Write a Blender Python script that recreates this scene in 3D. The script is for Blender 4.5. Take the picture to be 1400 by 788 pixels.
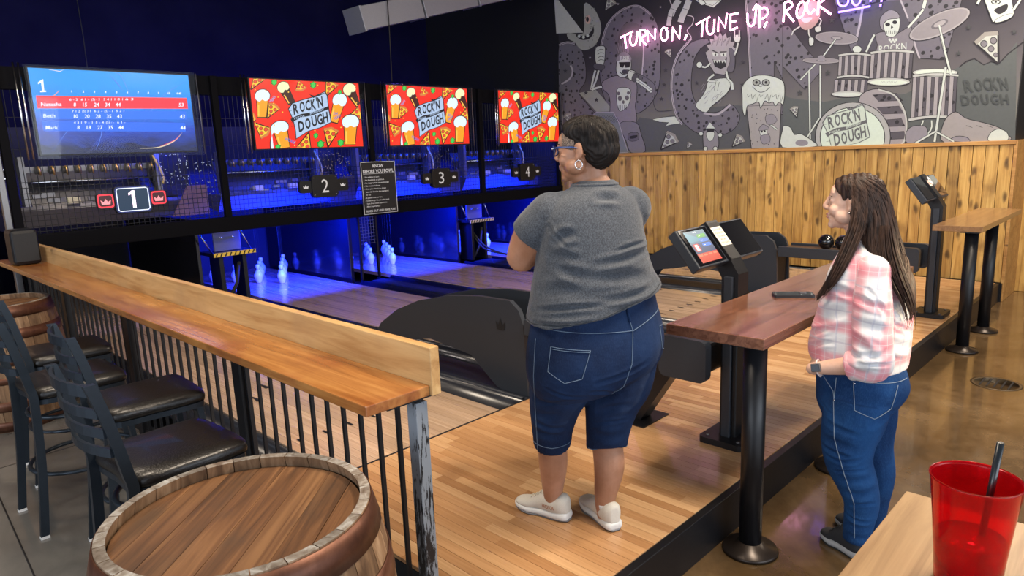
import bpy, bmesh, math, random
import numpy as np
from mathutils import Vector, Matrix, noise
from mathutils.bvhtree import BVHTree
for o in list(bpy.data.objects):
    bpy.data.objects.remove(o)
C = bpy.context.scene.collection
PI = math.pi
rnd = random.Random(7)
# ------------------------------------------------------------------ camera
YAW, PITCH, ROLL, FPX, CAMZ = 0.779973786, 0.193780337, -0.0403900666, 944.253, 1.85
_cy, _sy = math.cos(YAW), math.sin(YAW)
CF = Vector((_cy*math.cos(PITCH), _sy*math.cos(PITCH), -math.sin(PITCH)))
_r = Vector((_sy, -_cy, 0)); _u = _r.cross(CF)
CR = _r*math.cos(ROLL) + _u*math.sin(ROLL)
CU = -_r*math.sin(ROLL) + _u*math.cos(ROLL)
cam_d = bpy.data.cameras.new('camera'); cam = bpy.data.objects.new('camera', cam_d); C.objects.link(cam)
cam_d.sensor_width = 36; cam_d.lens = 36*FPX/1400; cam_d.clip_start = 0.05
M = Matrix((CR, CU, -CF)).transposed().to_4x4(); M.translation = (0, 0, CAMZ)
cam.matrix_world = M
bpy.context.scene.camera = cam
# ------------------------------------------------------------------ view, world, lights
sc = bpy.context.scene
sc.view_settings.view_transform = 'Standard'; sc.view_settings.look = 'None'
sc.view_settings.gamma = 1; sc.view_settings.use_curve_mapping = False
sc.view_settings.exposure = 0.42
w = bpy.data.worlds.new('world'); sc.world = w; w.use_nodes = True
w.node_tree.nodes['Background'].inputs[0].default_value = (0.75, 0.85, 1.0, 1)
w.node_tree.nodes['Background'].inputs[1].default_value = 1.0
def area(name, loc, target, sx, sy, power, col, spread=None):
    l = bpy.data.lights.new(name, 'AREA'); l.shape = 'RECTANGLE'; l.size = sx; l.size_y = sy
    l.energy = power; l.color = col
    if spread: l.spread = spread
    o = bpy.data.objects.new(name, l); C.objects.link(o); o.location = loc
    o.rotation_euler = (Vector(target)-Vector(loc)).to_track_quat('-Z', 'Y').to_euler()
    return o
def spot(name, loc, target, power, col, angle=60, blend=0.6, size=0.08):
    l = bpy.data.lights.new(name, 'SPOT'); l.energy = power; l.color = col
    l.spot_size = math.radians(angle); l.spot_blend = blend; l.shadow_soft_size = size
    o = bpy.data.objects.new(name, l); C.objects.link(o); o.location = loc
    o.rotation_euler = (Vector(target)-Vector(loc)).to_track_quat('-Z', 'Y').to_euler()
    return o
DAY = (0.86, 0.93, 1.0); WARM = (1.0, 0.84, 0.66); BLUE = (0.0, 0.03, 1.0)
# daylight through the shopfront windows behind the camera and at the far left
area('window_daylight', (1.5, -5.4, 2.4), (2.5, 1.5, 1.0), 7, 2.6, 190, DAY)
area('window_daylight', (-5.2, 2.0, 2.2), (2.0, 2.5, 0.8), 5, 2.4, 130, DAY)
# ceiling track lamps over the approaches and the walkway
for x, y, p in ((2.4, 0.2, 95), (5.4, 0.2, 100), (8.0, 0.6, 100), (0.6, 2.6, 80), (0.6, 5.6, 45)):
    area('ceiling_light', (x, y, 4.4), (x+0.4, y+1.6, 0), 0.9, 0.9, p, WARM)
for x, y, p in ((2.2, 1.8, 200), (5.0, 2.0, 240), (7.6, 2.6, 240), (2.4, 4.2, 100)):
    spot('track_spot', (x+0.6, y-1.0, 4.3), (x, y+0.3, 0.2), p, WARM, 62, 0.8, 0.12)
for x, y in ((2.6, 5.2), (4.6, 4.9), (6.5, 4.9), (8.3, 4.9)):  # fill spots added above the lanes to brighten their boards
    spot('lane_fill_spot', (x, y-.4, 4.4), (x, y, 0.2), 95, (1.0, .88, .80), 50, 0.9, 0.2)
for y in (2.5, 5.0):
    spot('mural_spot', (7.0, y, 4.4), (9.2, y, 2.2), 150, (1, .93, .82), 85, 0.9, 0.15)
# low sun reaching the walkway through the shopfront glass
spot('sun_patch', (7.4, -5.2, 3.6), (3.26, 0.78, 1.20), 4200, (1.0, .74, .44), 5.2, 0.5, 0.05)
# blue masking lamps inside the pinsetter bays
for i, x in enumerate((4.4, 6.34, 8.38)):
    area('blue_masking_light', (x, 8.05, 1.06), (x, 9.4, 0.2), 1.15, 0.12, 300, (0.0, 0.016, 1.0))
    area('blue_machine_light', (x+0.35, 8.02, 2.35), (x, 8.7, 1.5), 0.7, 0.12, 40, (0.0, 0.03, 1.0))
area('blue_machine_light', (3.15, 8.1, 2.2), (3.1, 8.9, 1.3), 0.15, 0.5, 10, BLUE)
area('ambient_bay_fill', (2.2, 8.1, 2.3), (2.2, 8.9, 1.5), 0.6, 0.15, 7, WARM)  # added warm fill, stands in for ambient light on the first pinsetter
area('blue_wall_wash', (4.6, 10.2, 2.5), (4.4, 11.2, 4.0), 7.5, 0.2, 17, (0.02, 0.03, 1.0))
# ------------------------------------------------------------------ node helpers
def lin(c):
    return tuple((x/12.92 if x <= 0.04045 else ((x+0.055)/1.055)**2.4) for x in c)
def hexc(h):
    return lin(tuple(int(h[i:i+2], 16)/255 for i in (0, 2, 4)))
MATS = {}
class NT:
    def __init__(s, name):
        s.m = bpy.data.materials.new(name); s.m.use_nodes = True
        s.t = s.m.node_tree; s.b = s.t.nodes['Principled BSDF']
    def n(s, typ, **kw):
        x = s.t.nodes.new('ShaderNode'+typ)
        for k, v in kw.items():
            if k.startswith('i_'):
                x.inputs[k[2:].replace('_', ' ')].default_value = v
            else: setattr(x, k, v)
        return x
    def l(s, a, b): s.t.links.new(a, b)
    def set(s, **kw):
        for k, v in kw.items():
            k = {'spec': 'Specular IOR Level', 'emis': 'Emission Color', 'emstr': 'Emission Strength', 'trans': 'Transmission Weight', 'sheen': 'Sheen Weight', 'coat': 'Coat Weight', 'coatr': 'Coat Roughness', 'sss': 'Subsurface Weight'}.get(k, k.capitalize())
            if k == 'Color': k = 'Base Color'
            if isinstance(v, tuple) and len(v) == 3: v = (*v, 1)
            s.b.inputs[k].default_value = v
        return s
    def coords(s, scale=(1, 1, 1), rot=(0, 0, 0), rand=0.0, src='Object'):
        tc = s.n('TexCoord'); mp = s.n('Mapping'); mp.inputs['Scale'].default_value = scale; mp.inputs['Rotation'].default_value = rot
        s.l(tc.outputs[src], mp.inputs['Vector'])
        if rand:
            oi = s.n('ObjectInfo'); mu = s.n('VectorMath', operation='SCALE'); mu.inputs[0].default_value = (rand, rand*1.7, rand*0.6)
            s.l(oi.outputs['Random'], mu.inputs['Scale']); s.l(mu.outputs[0], mp.inputs['Location'])
        return mp.outputs['Vector']
    def noise(s, vec, scale=5, detail=4, rough=0.55, dist=0.0):
        x = s.n('TexNoise'); x.inputs['Scale'].default_value = scale; x.inputs['Detail'].default_value = detail
        x.inputs['Roughness'].default_value = rough; x.inputs['Distortion'].default_value = dist
        s.l(vec, x.inputs['Vector']); return x.outputs['Fac']
    def ramp(s, fac, stops):
        r = s.n('ValToRGB'); e = r.color_ramp.elements
        while len(e) < len(stops): e.new(0.5)
        for k, (p, c) in enumerate(stops):
            e[k].position = p; e[k].color = (*c, 1) if len(c) == 3 else c
        s.l(fac, r.inputs[0]); return r.outputs[0]
    def mix(s, a, b, fac, mode='MIX'):
        x = s.n('Mix', data_type='RGBA', blend_type=mode)
        for i, v in ((0, fac), (6, a), (7, b)):
            if isinstance(v, (int, float)): x.inputs[i].default_value = v
            elif isinstance(v, tuple): x.inputs[i].default_value = (*v, 1) if len(v) == 3 else v
            else: s.l(v, x.inputs[i])
        return x.outputs[2]
    def math(s, op, a, b=0.0):
        x = s.n('Math', operation=op)
        for i, v in ((0, a), (1, b)):
            if isinstance(v, (int, float)): x.inputs[i].default_value = v
            else: s.l(v, x.inputs[i])
        return x.outputs[0]
    def bump(s, h, strength=0.3, dist=0.01):
        b = s.n('Bump'); b.inputs['Strength'].default_value = strength; b.inputs['Distance'].default_value = dist
        s.l(h, b.inputs['Height']); s.l(b.outputs[0], s.b.inputs['Normal'])
    def col(s, c): s.l(c, s.b.inputs['Base Color'])
def plain(name, color, rough=0.5, metal=0.0, bump=0, bs=60, **kw):
    if name in MATS: return MATS[name]
    n = NT(name); n.set(color=color, roughness=rough, metallic=metal, **kw)
    v = n.coords(); f = n.noise(v, bs, 3)
    n.col(n.mix(tuple(c*0.86 for c in color), tuple(min(1, c*1.1) for c in color), f))
    rr = n.n('MapRange'); rr.inputs['To Min'].default_value = max(0.02, rough*0.85); rr.inputs['To Max'].default_value = min(1, rough*1.15)
    n.l(f, rr.inputs['Value']); n.l(rr.outputs[0], n.b.inputs['Roughness'])
    if bump: n.bump(f, bump, 0.003)
    MATS[name] = n.m; return n.m
def emit(name, color, strength):
    if name in MATS: return MATS[name]
    n = NT(name); n.set(color=(0.01, 0.01, 0.01), emis=color, emstr=strength, roughness=0.3)
    MATS[name] = n.m; return n.m
def wood(name, c1, c2, c3, axis='Y', grain=26, rough=0.4, knots=0.0, rand=5.0, var=0.25, bump=0.12, coat=0.0, long=1.2, kscale=5, stain=None):
    n = NT(name); sc_ = {'X': (long, grain, grain), 'Y': (grain, long, grain), 'Z': (grain, grain, long)}[axis]
    v = n.coords(sc_, rand=rand); g = n.noise(v, 1.0, 6, 0.6, 1.2)
    v2 = n.coords({'X': (0.5, 5, 5), 'Y': (5, 0.5, 5), 'Z': (5, 5, 0.5)}[axis], rand=rand); g2 = n.noise(v2, 1.3, 2)
    f = n.math('ADD', n.math('MULTIPLY', g, 0.65), n.math('MULTIPLY', g2, 0.35))
    c = n.ramp(f, [(0.36, c1), (0.5, c2), (0.64, c3)])
    if knots:
        k3 = {'X': (0.42, 1, 1), 'Y': (1, 0.42, 1), 'Z': (1, 1, 0.42)}[axis]
        vk = n.coords(k3, rand=rand*3); vo = n.n('TexVoronoi'); vo.inputs['Scale'].default_value = kscale
        nz = n.noise(vk, 9, 2); dv = n.n('VectorMath', operation='ADD')
        sc2 = n.n('VectorMath', operation='SCALE'); sc2.inputs['Scale'].default_value = 0.06
        n.l(nz, sc2.inputs[0]); n.l(vk, dv.inputs[0]); n.l(sc2.outputs[0], dv.inputs[1]); n.l(dv.outputs[0], vo.inputs['Vector'])
        km = n.ramp(vo.outputs['Distance'], [(0.0, (1, 1, 1)), (knots, (0.75, 0.75, 0.75)), (knots*1.9, (0, 0, 0))])
        c = n.mix(c, tuple(x*0.22 for x in c1), km)
    if stain:
        sv = n.noise(n.coords((1, 1, 1), rand=2), 3.1, 3); sm = n.ramp(sv, [(0.52, (0, 0, 0)), (0.68, (0.55, 0.55, 0.55))])
        c = n.mix(c, stain, sm)
    if var:
        oi = n.n('ObjectInfo'); mr = n.n('MapRange'); mr.inputs['To Min'].default_value = 1-var; mr.inputs['To Max'].default_value = 1+var*0.6
        n.l(oi.outputs['Random'], mr.inputs['Value'])
        cx = n.n('CombineColor'); [n.l(mr.outputs[0], cx.inputs[i]) for i in range(3)]
        c = n.mix(c, cx.outputs[0], 1.0, 'MULTIPLY')
    n.col(c); n.set(roughness=rough, coat=coat, coatr=0.15); n.bump(g, bump, 0.004)
    MATS[name] = n.m; return n.m
# ------------------------------------------------------------------ mesh helpers
class MB:
    """collects shapes into one mesh"""
    def __init__(s): s.v = []; s.f = []; s.mi = []; s.sm = []
    def add(s, vs, fs, mi=0, smooth=False):
        o = len(s.v); s.v += [tuple(p) for p in vs]
        for f in fs: s.f.append(tuple(i+o for i in f)); s.mi.append(mi); s.sm.append(smooth)
        return s
    def box(s, c, d, rot=None, mi=0, bev=0.0):
        hx, hy, hz = d[0]/2, d[1]/2, d[2]/2
        if bev > 0:
            b = min(bev, hx*0.9, hy*0.9, hz*0.9); bm = bmesh.new(); bmesh.ops.create_cube(bm, size=1)
            for vv in bm.verts: vv.co = Vector((vv.co.x*d[0], vv.co.y*d[1], vv.co.z*d[2]))
            bmesh.ops.bevel(bm, geom=bm.edges[:], offset=b, segments=2, affect='EDGES', profile=0.5)
            bm.verts.index_update(); vs = [vv.co.copy() for vv in bm.verts]; fs = [tuple(q.index for q in f.verts) for f in bm.faces]; bm.free()
        else:
            vs = [Vector((x, y, z)) for x in (-hx, hx) for y in (-hy, hy) for z in (-hz, hz)]
            fs = [(0, 1, 3, 2), (4, 6, 7, 5), (0, 4, 5, 1), (2, 3, 7, 6), (0, 2, 6, 4), (1, 5, 7, 3)]
        if rot is not None: vs = [rot @ p for p in vs]
        return s.add([p+Vector(c) for p in vs], fs, mi, False)
    def bb(s, a, b, mi=0, bev=0.0):
        return s.box([(a[i]+b[i])/2 for i in range(3)], [abs(b[i]-a[i]) for i in range(3)], None, mi, bev)
    def tube(s, pts, r, n=8, mi=0, caps=True, closed=False, smooth=True, flat=None):
        pts = [Vector(p) for p in pts]; m = len(pts); rs = r if isinstance(r, (list, tuple)) else [r]*m
        t0 = (pts[1]-pts[0]).normalized(); up = Vector((0, 0, 1)) if abs(t0.z) < 0.9 else Vector((1, 0, 0))
        nx = t0.cross(up).normalized(); vs = []
        for i, p in enumerate(pts):
            if closed: t = (pts[(i+1) % m]-pts[i-1]).normalized()
            else: t = (pts[min(i+1, m-1)]-pts[max(i-1, 0)]).normalized()
            nx = (nx - t*nx.dot(t)).normalized(); ny = t.cross(nx)
            for k in range(n):
                a = 2*PI*k/n; fx, fy = (1, 1) if flat is None else flat
                vs.append(p + (nx*math.cos(a)*fx + ny*math.sin(a)*fy)*rs[i])
        fs = []
        for i in range(m if closed else m-1):
            j = (i+1) % m
            for k in range(n): fs.append((i*n+k, i*n+(k+1) % n, j*n+(k+1) % n, j*n+k))
        s.add(vs, fs, mi, smooth)
        if caps and not closed:
            o = len(s.v)-len(vs)
            for base, rev in ((0, True), ((m-1)*n, False)):
                f = tuple(o+base+k for k in range(n)); s.f.append(f[::-1] if rev else f); s.mi.append(mi); s.sm.append(False)
        return s
    def lathe(s, prof, c=(0, 0, 0), n=32, mi=0, rot=None, smooth=True, caps=True):
        vs = []; fs = []
        for r, z in prof:
            for k in range(n):
                a = 2*PI*k/n; p = Vector((r*math.cos(a), r*math.sin(a), z))
                if rot is not None: p = rot @ p
                vs.append(p+Vector(c))
        for i in range(len(prof)-1):
            for k in range(n): fs.append((i*n+k, i*n+(k+1) % n, (i+1)*n+(k+1) % n, (i+1)*n+k))
        if caps and prof[0][0] > 1e-4: fs.append(tuple(range(n))[::-1])
        if caps and prof[-1][0] > 1e-4: fs.append(tuple((len(prof)-1)*n+k for k in range(n)))
        return s.add(vs, fs, mi, smooth)
    def cyl(s, c, r, h, n=24, mi=0, rot=None):
        return s.lathe([(r, 0), (r, h)], c, n, mi, rot, True)
    def ball(s, c, r, n=20, mi=0, sq=(1, 1, 1), rot=None):
        vs = []; fs = []; m = n//2
        for i in range(m+1):
            t = PI*i/m
            for k in range(n):
                a = 2*PI*k/n; p = Vector((math.sin(t)*math.cos(a)*sq[0], math.sin(t)*math.sin(a)*sq[1], math.cos(t)*sq[2]))*r
                if rot is not None: p = rot @ p
                vs.append(p+Vector(c))
        for i in range(m):
            for k in range(n): fs.append((i*n+k, (i+1)*n+k, (i+1)*n+(k+1) % n, i*n+(k+1) % n))
        return s.add(vs, fs, mi, True)
    def prism(s, pts2, plane, a, b, mi=0):
        """extrude a 2D outline; plane 'X' means pts are (y,z) and a..b is the x range"""
        def P(p, t):
            return {'X': (t, p[0], p[1]), 'Y': (p[0], t, p[1]), 'Z': (p[0], p[1], t)}[plane]
        n = len(pts2); vs = [P(p, a) for p in pts2]+[P(p, b) for p in pts2]
        fs = [tuple(range(n))[::-1], tuple(range(n, 2*n))]+[(i, (i+1) % n, n+(i+1) % n, n+i) for i in range(n)]
        return s.add(vs, fs, mi, False)
    def mesh(s, name, mats):
        me = bpy.data.meshes.new(name); me.from_pydata(s.v, [], s.f)
        for m in (mats if isinstance(mats, (list, tuple)) else [mats]): me.materials.append(m)
        me.polygons.foreach_set('material_index', s.mi); me.polygons.foreach_set('use_smooth', s.sm)
        bm = bmesh.new(); bm.from_mesh(me); bmesh.ops.remove_doubles(bm, verts=bm.verts, dist=1e-6); bmesh.ops.recalc_face_normals(bm, faces=bm.faces); bm.to_mesh(me); bm.free()
        me.update(); return me
    def build(s, name, mats, parent=None):
        o = bpy.data.objects.new(name, s.mesh(name, mats)); C.objects.link(o)
        if parent: o.parent = parent
        return o
def tag(o, label=None, cat=None, group=None, kind=None):
    if label: o['label'] = label
    if cat: o['category'] = cat
    if group: o['group'] = group
    if kind: o['kind'] = kind
    return o
def thing(name, label, cat, loc=(0, 0, 0), rz=0, group=None):
    o = bpy.data.objects.new(name, None); C.objects.link(o); o.location = loc; o.rotation_euler = (0, 0, rz); o.empty_display_size = 0.05
    return tag(o, label, cat, group)
def struct(o): o['kind'] = 'structure'; return o
def kids(o): return [c for c in C.objects if c.parent == o]
def dup(o, loc=None, rz=None, label=None, parent=None, ch=None):
    if ch is None:
        ch = {}
        for c in C.objects:
            if c.parent: ch.setdefault(c.parent.name, []).append(c)
    r = o.copy(); C.objects.link(r); r.parent = parent
    for c in ch.get(o.name, []): dup(c, parent=r, ch=ch)
    if loc is not None: r.location = loc
    if rz is not None: r.rotation_euler = (0, 0, rz)
    if label: r['label'] = label
    return r
def rrect(cx, cy, w_, h_, r, n=4):
    out = []
    for sx, sy, a0 in ((1, 1, 0), (-1, 1, 90), (-1, -1, 180), (1, -1, 270)):
        for k in range(n+1):
            a = math.radians(a0+90*k/n); out.append((cx+sx*(w_/2-r)+r*math.cos(a), cy+sy*(h_/2-r)+r*math.sin(a)))
    return out
def rotz(a): return Matrix.Rotation(a, 3, 'Z')
def catmull(P, n=6, closed=False):
    P = [np.array(p, float) for p in P]; m = len(P); out = []
    for i in range(m if closed else m-1):
        if closed: p0, p1, p2, p3 = P[i-1], P[i], P[(i+1) % m], P[(i+2) % m]
        else: p0, p1, p2, p3 = P[max(i-1, 0)], P[i], P[i+1], P[min(i+2, m-1)]
        for k in range(n):
            t = k/n; out.append(0.5*((2*p1)+(-p0+p2)*t+(2*p0-5*p1+4*p2-p3)*t*t+(-p0+3*p1-3*p2+p3)*t**3))
    if not closed: out.append(P[-1])
    return out
# ------------------------------------------------------------------ flat print (posters, screens, lettering)
_tc = {}
def text_geo(s, bold=0.0):
    k = (s, bold)
    if k in _tc: return _tc[k]
    cu = bpy.data.curves.new('t', 'FONT'); cu.body = s; cu.size = 1; cu.offset = bold; cu.resolution_u = 2
    ob = bpy.data.objects.new('t', cu); C.objects.link(ob); bpy.context.view_layer.update()
    me = ob.evaluated_get(bpy.context.evaluated_depsgraph_get()).to_mesh()
    vs = [(v.co.x, v.co.y) for v in me.vertices]; fs = [tuple(p.vertices) for p in me.polygons]
    bpy.data.objects.remove(ob); bpy.data.curves.remove(cu)
    xs = [v[0] for v in vs] or [0]; ys = [v[1] for v in vs] or [0]
    _tc[k] = (vs, fs, min(xs), max(xs), min(ys), max(ys)); return _tc[k]
class Print:
    def __init__(s, fmap, nrm, step=0.00003, off=0.0035):
        s.f = fmap; s.n = Vector(nrm); s.k = 0; s.step = step; s.off = off; s.mb = MB(); s.mats = []; s.tol = 1
    def _m(s, mat):
        if mat not in s.mats: s.mats.append(mat)
        return s.mats.index(mat)
    def _put(s, pts, faces, mat, adv=True):
        d = s.n*(s.off+s.k*s.step)
        s.mb.add([Vector(s.f(*p))+d for p in pts], faces, s._m(mat))
        if adv: s.k += 1
    def poly(s, pts, mat, smooth=0, adv=True):
        if smooth: pts = [tuple(p) for p in catmull(pts, smooth, True)]
        s._put(pts, [tuple(range(len(pts)))], mat, adv); return s
    def ell(s, cx, cy, rx, ry, mat, rot=0, n=20, adv=True):
        c, q = math.cos(rot), math.sin(rot)
        return s.poly([(cx+rx*math.cos(a)*c-ry*math.sin(a)*q, cy+rx*math.cos(a)*q+ry*math.sin(a)*c) for a in [2*PI*i/n for i in range(n)]], mat, 0, adv)
    def stroke(s, pts, w_, mat, smooth=0, closed=False, taper=False, adv=True):
        if smooth: pts = [tuple(p) for p in catmull(pts, smooth, closed)]
        P = [np.array(p, float) for p in pts]; m = len(P); vs = []
        for i in range(m):
            a = P[i-1] if (i > 0 or closed) else P[i]; b = P[(i+1) % m] if (i < m-1 or closed) else P[i]
            t = b-a; t = t/(np.linalg.norm(t)+1e-9); nn = np.array((-t[1], t[0]))
            ww = w_/2*(1 if not taper else max(0.1, math.sin(PI*(i+0.3)/(m-0.4))))
            vs += [tuple(P[i]+nn*ww), tuple(P[i]-nn*ww)]
        fs = [(2*i, 2*i+1, (2*i+3) % (2*m), (2*i+2) % (2*m)) for i in range(m if closed else m-1)]
        s._put(vs, fs, mat, adv); return s
    def text(s, t, x, y, h, mat, wid=None, bold=0.0, ex=(1, 0), ey=(0, -1), align='l', capture=None):
        """x,y = lower left of the text box in print space; ey points up the letter"""
        vs, fs, x0, x1, y0, y1 = text_geo(t, bold)
        _, _, _, _, cy0, cy1 = text_geo('H', bold); sy = h/(cy1-cy0); sx = sy if wid is None else wid/(x1-x0+1e-9)
        W = (x1-x0)*sx; ox = {'l': 0, 'c': -W/2, 'r': -W}[align]
        P = []
        for a, b in vs:
            u = (a-x0)*sx+ox; v_ = b*sy; P.append((x+ex[0]*u+ey[0]*v_, y+ex[1]*u+ey[1]*v_))
        s._put(P, fs, mat); return s
    def build(s, name, parent=None):
        me = bpy.data.meshes.new(name); me.from_pydata(s.mb.v, [], s.mb.f)
        for m in s.mats: me.materials.append(m)
        me.polygons.foreach_set('material_index', s.mb.mi); me.update()
        o = bpy.data.objects.new(name, me); C.objects.link(o)
        if parent: o.parent = parent
        return o
def homography(src, dst):
    A = []; b = []
    for (x, y), (u, v) in zip(src, dst):
        A.append([x, y, 1, 0, 0, 0, -u*x, -u*y]); b.append(u); A.append([0, 0, 0, x, y, 1, -v*x, -v*y]); b.append(v)
    h = np.append(np.linalg.solve(np.array(A), np.array(b)), 1).reshape(3, 3)
    def f(x, y):
        q = h @ np.array((x, y, 1.0)); return q[0]/q[2], q[1]/q[2]
    return f
# ================================================================== MATERIALS
BLK = plain('black_metal', (0.006, 0.0065, 0.009), 0.40, 0.2, 0.05)
FRM = plain('frame_black', (0.0045, 0.0045, 0.006), 0.7, 0.0, spec=0.04)
BLKM = plain('matte_black', (0.005, 0.005, 0.007), 0.6)
CHAR = plain('charcoal_panel', (0.028, 0.034, 0.046), 0.42, 0.15, 0.04)
CHROME = plain('chrome', (0.6, 0.6, 0.62), 0.18, 1.0)
STEEL = plain('grey_steel', (0.20, 0.20, 0.21), 0.4, 0.8)
RUBBER = plain('rubber', (0.015, 0.015, 0.015), 0.8)
WHITE = plain('white_plastic', (0.75, 0.75, 0.75), 0.4)
GUTTER = plain('gutter_grey', (0.018, 0.020, 0.028), 0.25, 0.1)
CURT = plain('pit_curtain', (0.010, 0.011, 0.02), 0.8)
PINW = plain('pin_white', (0.80, 0.80, 0.82), 0.2, coat=0.5)
PINS = plain('pin_stripe', (0.12, 0.12, 0.30), 0.3)
GOLD = plain('copper_coil', (0.55, 0.33, 0.12), 0.3, 0.8)
YEL = plain('yellow_paint', (0.75, 0.50, 0.06), 0.5)
def glass(name, color, rough, alpha, ior=1.45):
    n = NT(name); t = n.n('BsdfTransparent'); t.inputs[0].default_value = (*color, 1)
    g = n.n('BsdfGlossy'); g.inputs['Roughness'].default_value = rough
    fr = n.n('LayerWeight'); fc = n.math('ADD', n.math('POWER', fr.outputs['Facing'], 4.0), 0.012)
    m = n.n('MixShader'); n.l(fc, m.inputs[0]); n.l(t.outputs[0], m.inputs[1]); n.l(g.outputs[0], m.inputs[2])
    n.l(m.outputs[0], n.t.nodes['Material Output'].inputs[0]); return n.m
CLEAR = glass('clear_acrylic', (0.97, 0.98, 1.0), 0.03, 1)
# polished brown concrete
n = NT('polished_concrete'); v = n.coords((1, 1, 1))
a = n.noise(v, 1.1, 8, 0.62, 0.8); b = n.noise(v, 9, 6, 0.7)
c = n.ramp(a, [(0.30, (0.055, 0.033, 0.014)), (0.5, (0.12, 0.072, 0.032)), (0.72, (0.20, 0.13, 0.066))])
c = n.mix(c, n.ramp(b, [(0.35, (0.55, 0.55, 0.55)), (0.65, (1, 1, 1))]), 0.5, 'MULTIPLY')
# the bar side is greyer, blending to brown towards the walkway
tc = n.n('TexCoord'); sp = n.n('SeparateXYZ'); n.l(tc.outputs['Object'], sp.inputs[0])
mk = n.n('MapRange'); mk.inputs['From Min'].default_value = 1.2; mk.inputs['From Max'].default_value = 2.2; n.l(sp.outputs[0], mk.inputs['Value'])
gy = n.ramp(a, [(0.3, (0.085, 0.083, 0.080)), (0.7, (0.19, 0.185, 0.175))])
c = n.mix(gy, c, mk.outputs[0]); n.col(c)
n.l(n.ramp(b, [(0.3, (0.10, 0.10, 0.10)), (0.7, (0.26, 0.26, 0.26))]), n.b.inputs['Roughness'])
n.set(coat=0.35, coatr=0.06); n.bump(b, 0.06, 0.003); FLOORM = n.m
BOARD0 = wood('maple_board', (0.40, 0.205, 0.085), (0.56, 0.315, 0.145), (0.70, 0.43, 0.22), 'Y', 60, 0.26, var=0.22, bump=0.03, coat=0.35, long=1.0)
n = NT('maple_strip_floor'); tc = n.n('TexCoord'); oi = n.n('ObjectInfo'); sp = n.n('SeparateXYZ'); n.l(tc.outputs['Object'], sp.inputs[0])
sg = n.math('FLOOR', n.math('DIVIDE', n.math('ADD', sp.outputs[1], n.math('MULTIPLY', oi.outputs['Random'], 7.0)), 0.62))
wn = n.n('TexWhiteNoise', noise_dimensions='2D'); cx = n.n('CombineXYZ'); n.l(sg, cx.inputs[0]); n.l(n.math('MULTIPLY', oi.outputs['Random'], 91.0), cx.inputs[1]); n.l(cx.outputs[0], wn.inputs['Vector'])
g = n.noise(n.coords((70, 2.2, 70), rand=6), 1, 5, .6, .8)
c = n.ramp(wn.outputs['Value'], [(0, (0.40, 0.205, 0.088)), (.5, (0.52, 0.29, 0.135)), (1, (0.63, 0.39, 0.20))])
c = n.mix(c, n.ramp(g, [(.35, (.72, .66, .60)), (.6, (1, 1, 1))]), .55, 'MULTIPLY'); n.col(c); n.set(roughness=.27, coat=.35, coatr=.15); BOARD = n.m
LANEW = wood('maple_lane', (0.36, 0.24, 0.155), (0.48, 0.335, 0.225), (0.58, 0.42, 0.30), 'Y', 55, 0.18, var=0.16, bump=0.0, coat=0.6, long=0.8)
PLANK = wood('knotty_pine', (0.28, 0.135, 0.030), (0.47, 0.27, 0.072), (0.61, 0.39, 0.125), 'Z', 20, 0.5, knots=0.14, rand=9, var=0.28, kscale=8.5, stain=(0.15, 0.07, 0.018))
TRIMW = wood('pine_trim', (0.27, 0.12, 0.03), (0.40, 0.20, 0.055), (0.5, 0.28, 0.09), 'Y', 22, 0.5, knots=0.06, rand=0, var=0)
SHELF = wood('oiled_pine_shelf', (0.20, 0.066, 0.014), (0.36, 0.145, 0.036), (0.48, 0.225, 0.066), 'Y', 20, 0.24, knots=0.05, rand=0, var=0, kscale=2.4, stain=(0.22, 0.05, 0.014), coat=0.35)
SHELFB = wood('pale_pine_board', (0.36, 0.18, 0.058), (0.52, 0.31, 0.125), (0.62, 0.40, 0.18), 'Y', 18, 0.45, knots=0.055, rand=0, var=0, kscale=3.2, stain=(0.40, 0.24, 0.11))
TABLE = wood('walnut_top', (0.10, 0.040, 0.022), (0.17, 0.072, 0.042), (0.23, 0.105, 0.062), 'X', 30, 0.25, rand=0, var=0, coat=0.5)
TABLE2 = wood('oak_top', (0.17, 0.085, 0.032), (0.25, 0.13, 0.052), (0.32, 0.18, 0.075), 'X', 30, 0.28, rand=0, var=0, coat=0.4)
NEARW = wood('light_oak_laminate', (0.27, 0.155, 0.070), (0.42, 0.265, 0.13), (0.53, 0.36, 0.195), 'X', 22, 0.38, rand=0, var=0, bump=0.03)
BARRELH = wood('barrel_head_oak', (0.055, 0.024, 0.010), (0.14, 0.062, 0.024), (0.25, 0.125, 0.052), 'X', 24, 0.5, rand=6, var=0.18, stain=(0.06, 0.035, 0.02), bump=0.25)
STAVE = wood('barrel_stave_oak', (0.10, 0.052, 0.026), (0.21, 0.12, 0.062), (0.34, 0.22, 0.13), 'Z', 26, 0.6, rand=6, var=0.3, bump=0.25)
STAVETIP = wood('stave_tip_grey', (0.10, 0.07, 0.05), (0.23, 0.20, 0.17), (0.42, 0.42, 0.41), 'Z', 26, 0.6, rand=6, var=0.35)
n = NT('rusty_hoop'); v = n.coords(); a = n.noise(v, 6, 6, 0.65)
n.col(n.ramp(a, [(0.35, (0.050, 0.020, 0.013)), (0.55, (0.13, 0.052, 0.030)), (0.7, (0.21, 0.10, 0.065))])); n.set(roughness=0.42, metallic=0.55); n.bump(a, 0.2, 0.003); HOOP = n.m
n = NT('navy_wall_paint'); v = n.coords(); a = n.noise(v, 1.5, 3)
n.col(n.ramp(a, [(0.3, (0.004, 0.004, 0.020)), (0.7, (0.007, 0.007, 0.028))])); n.set(roughness=0.9, spec=.05); NAVY = n.m
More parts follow.
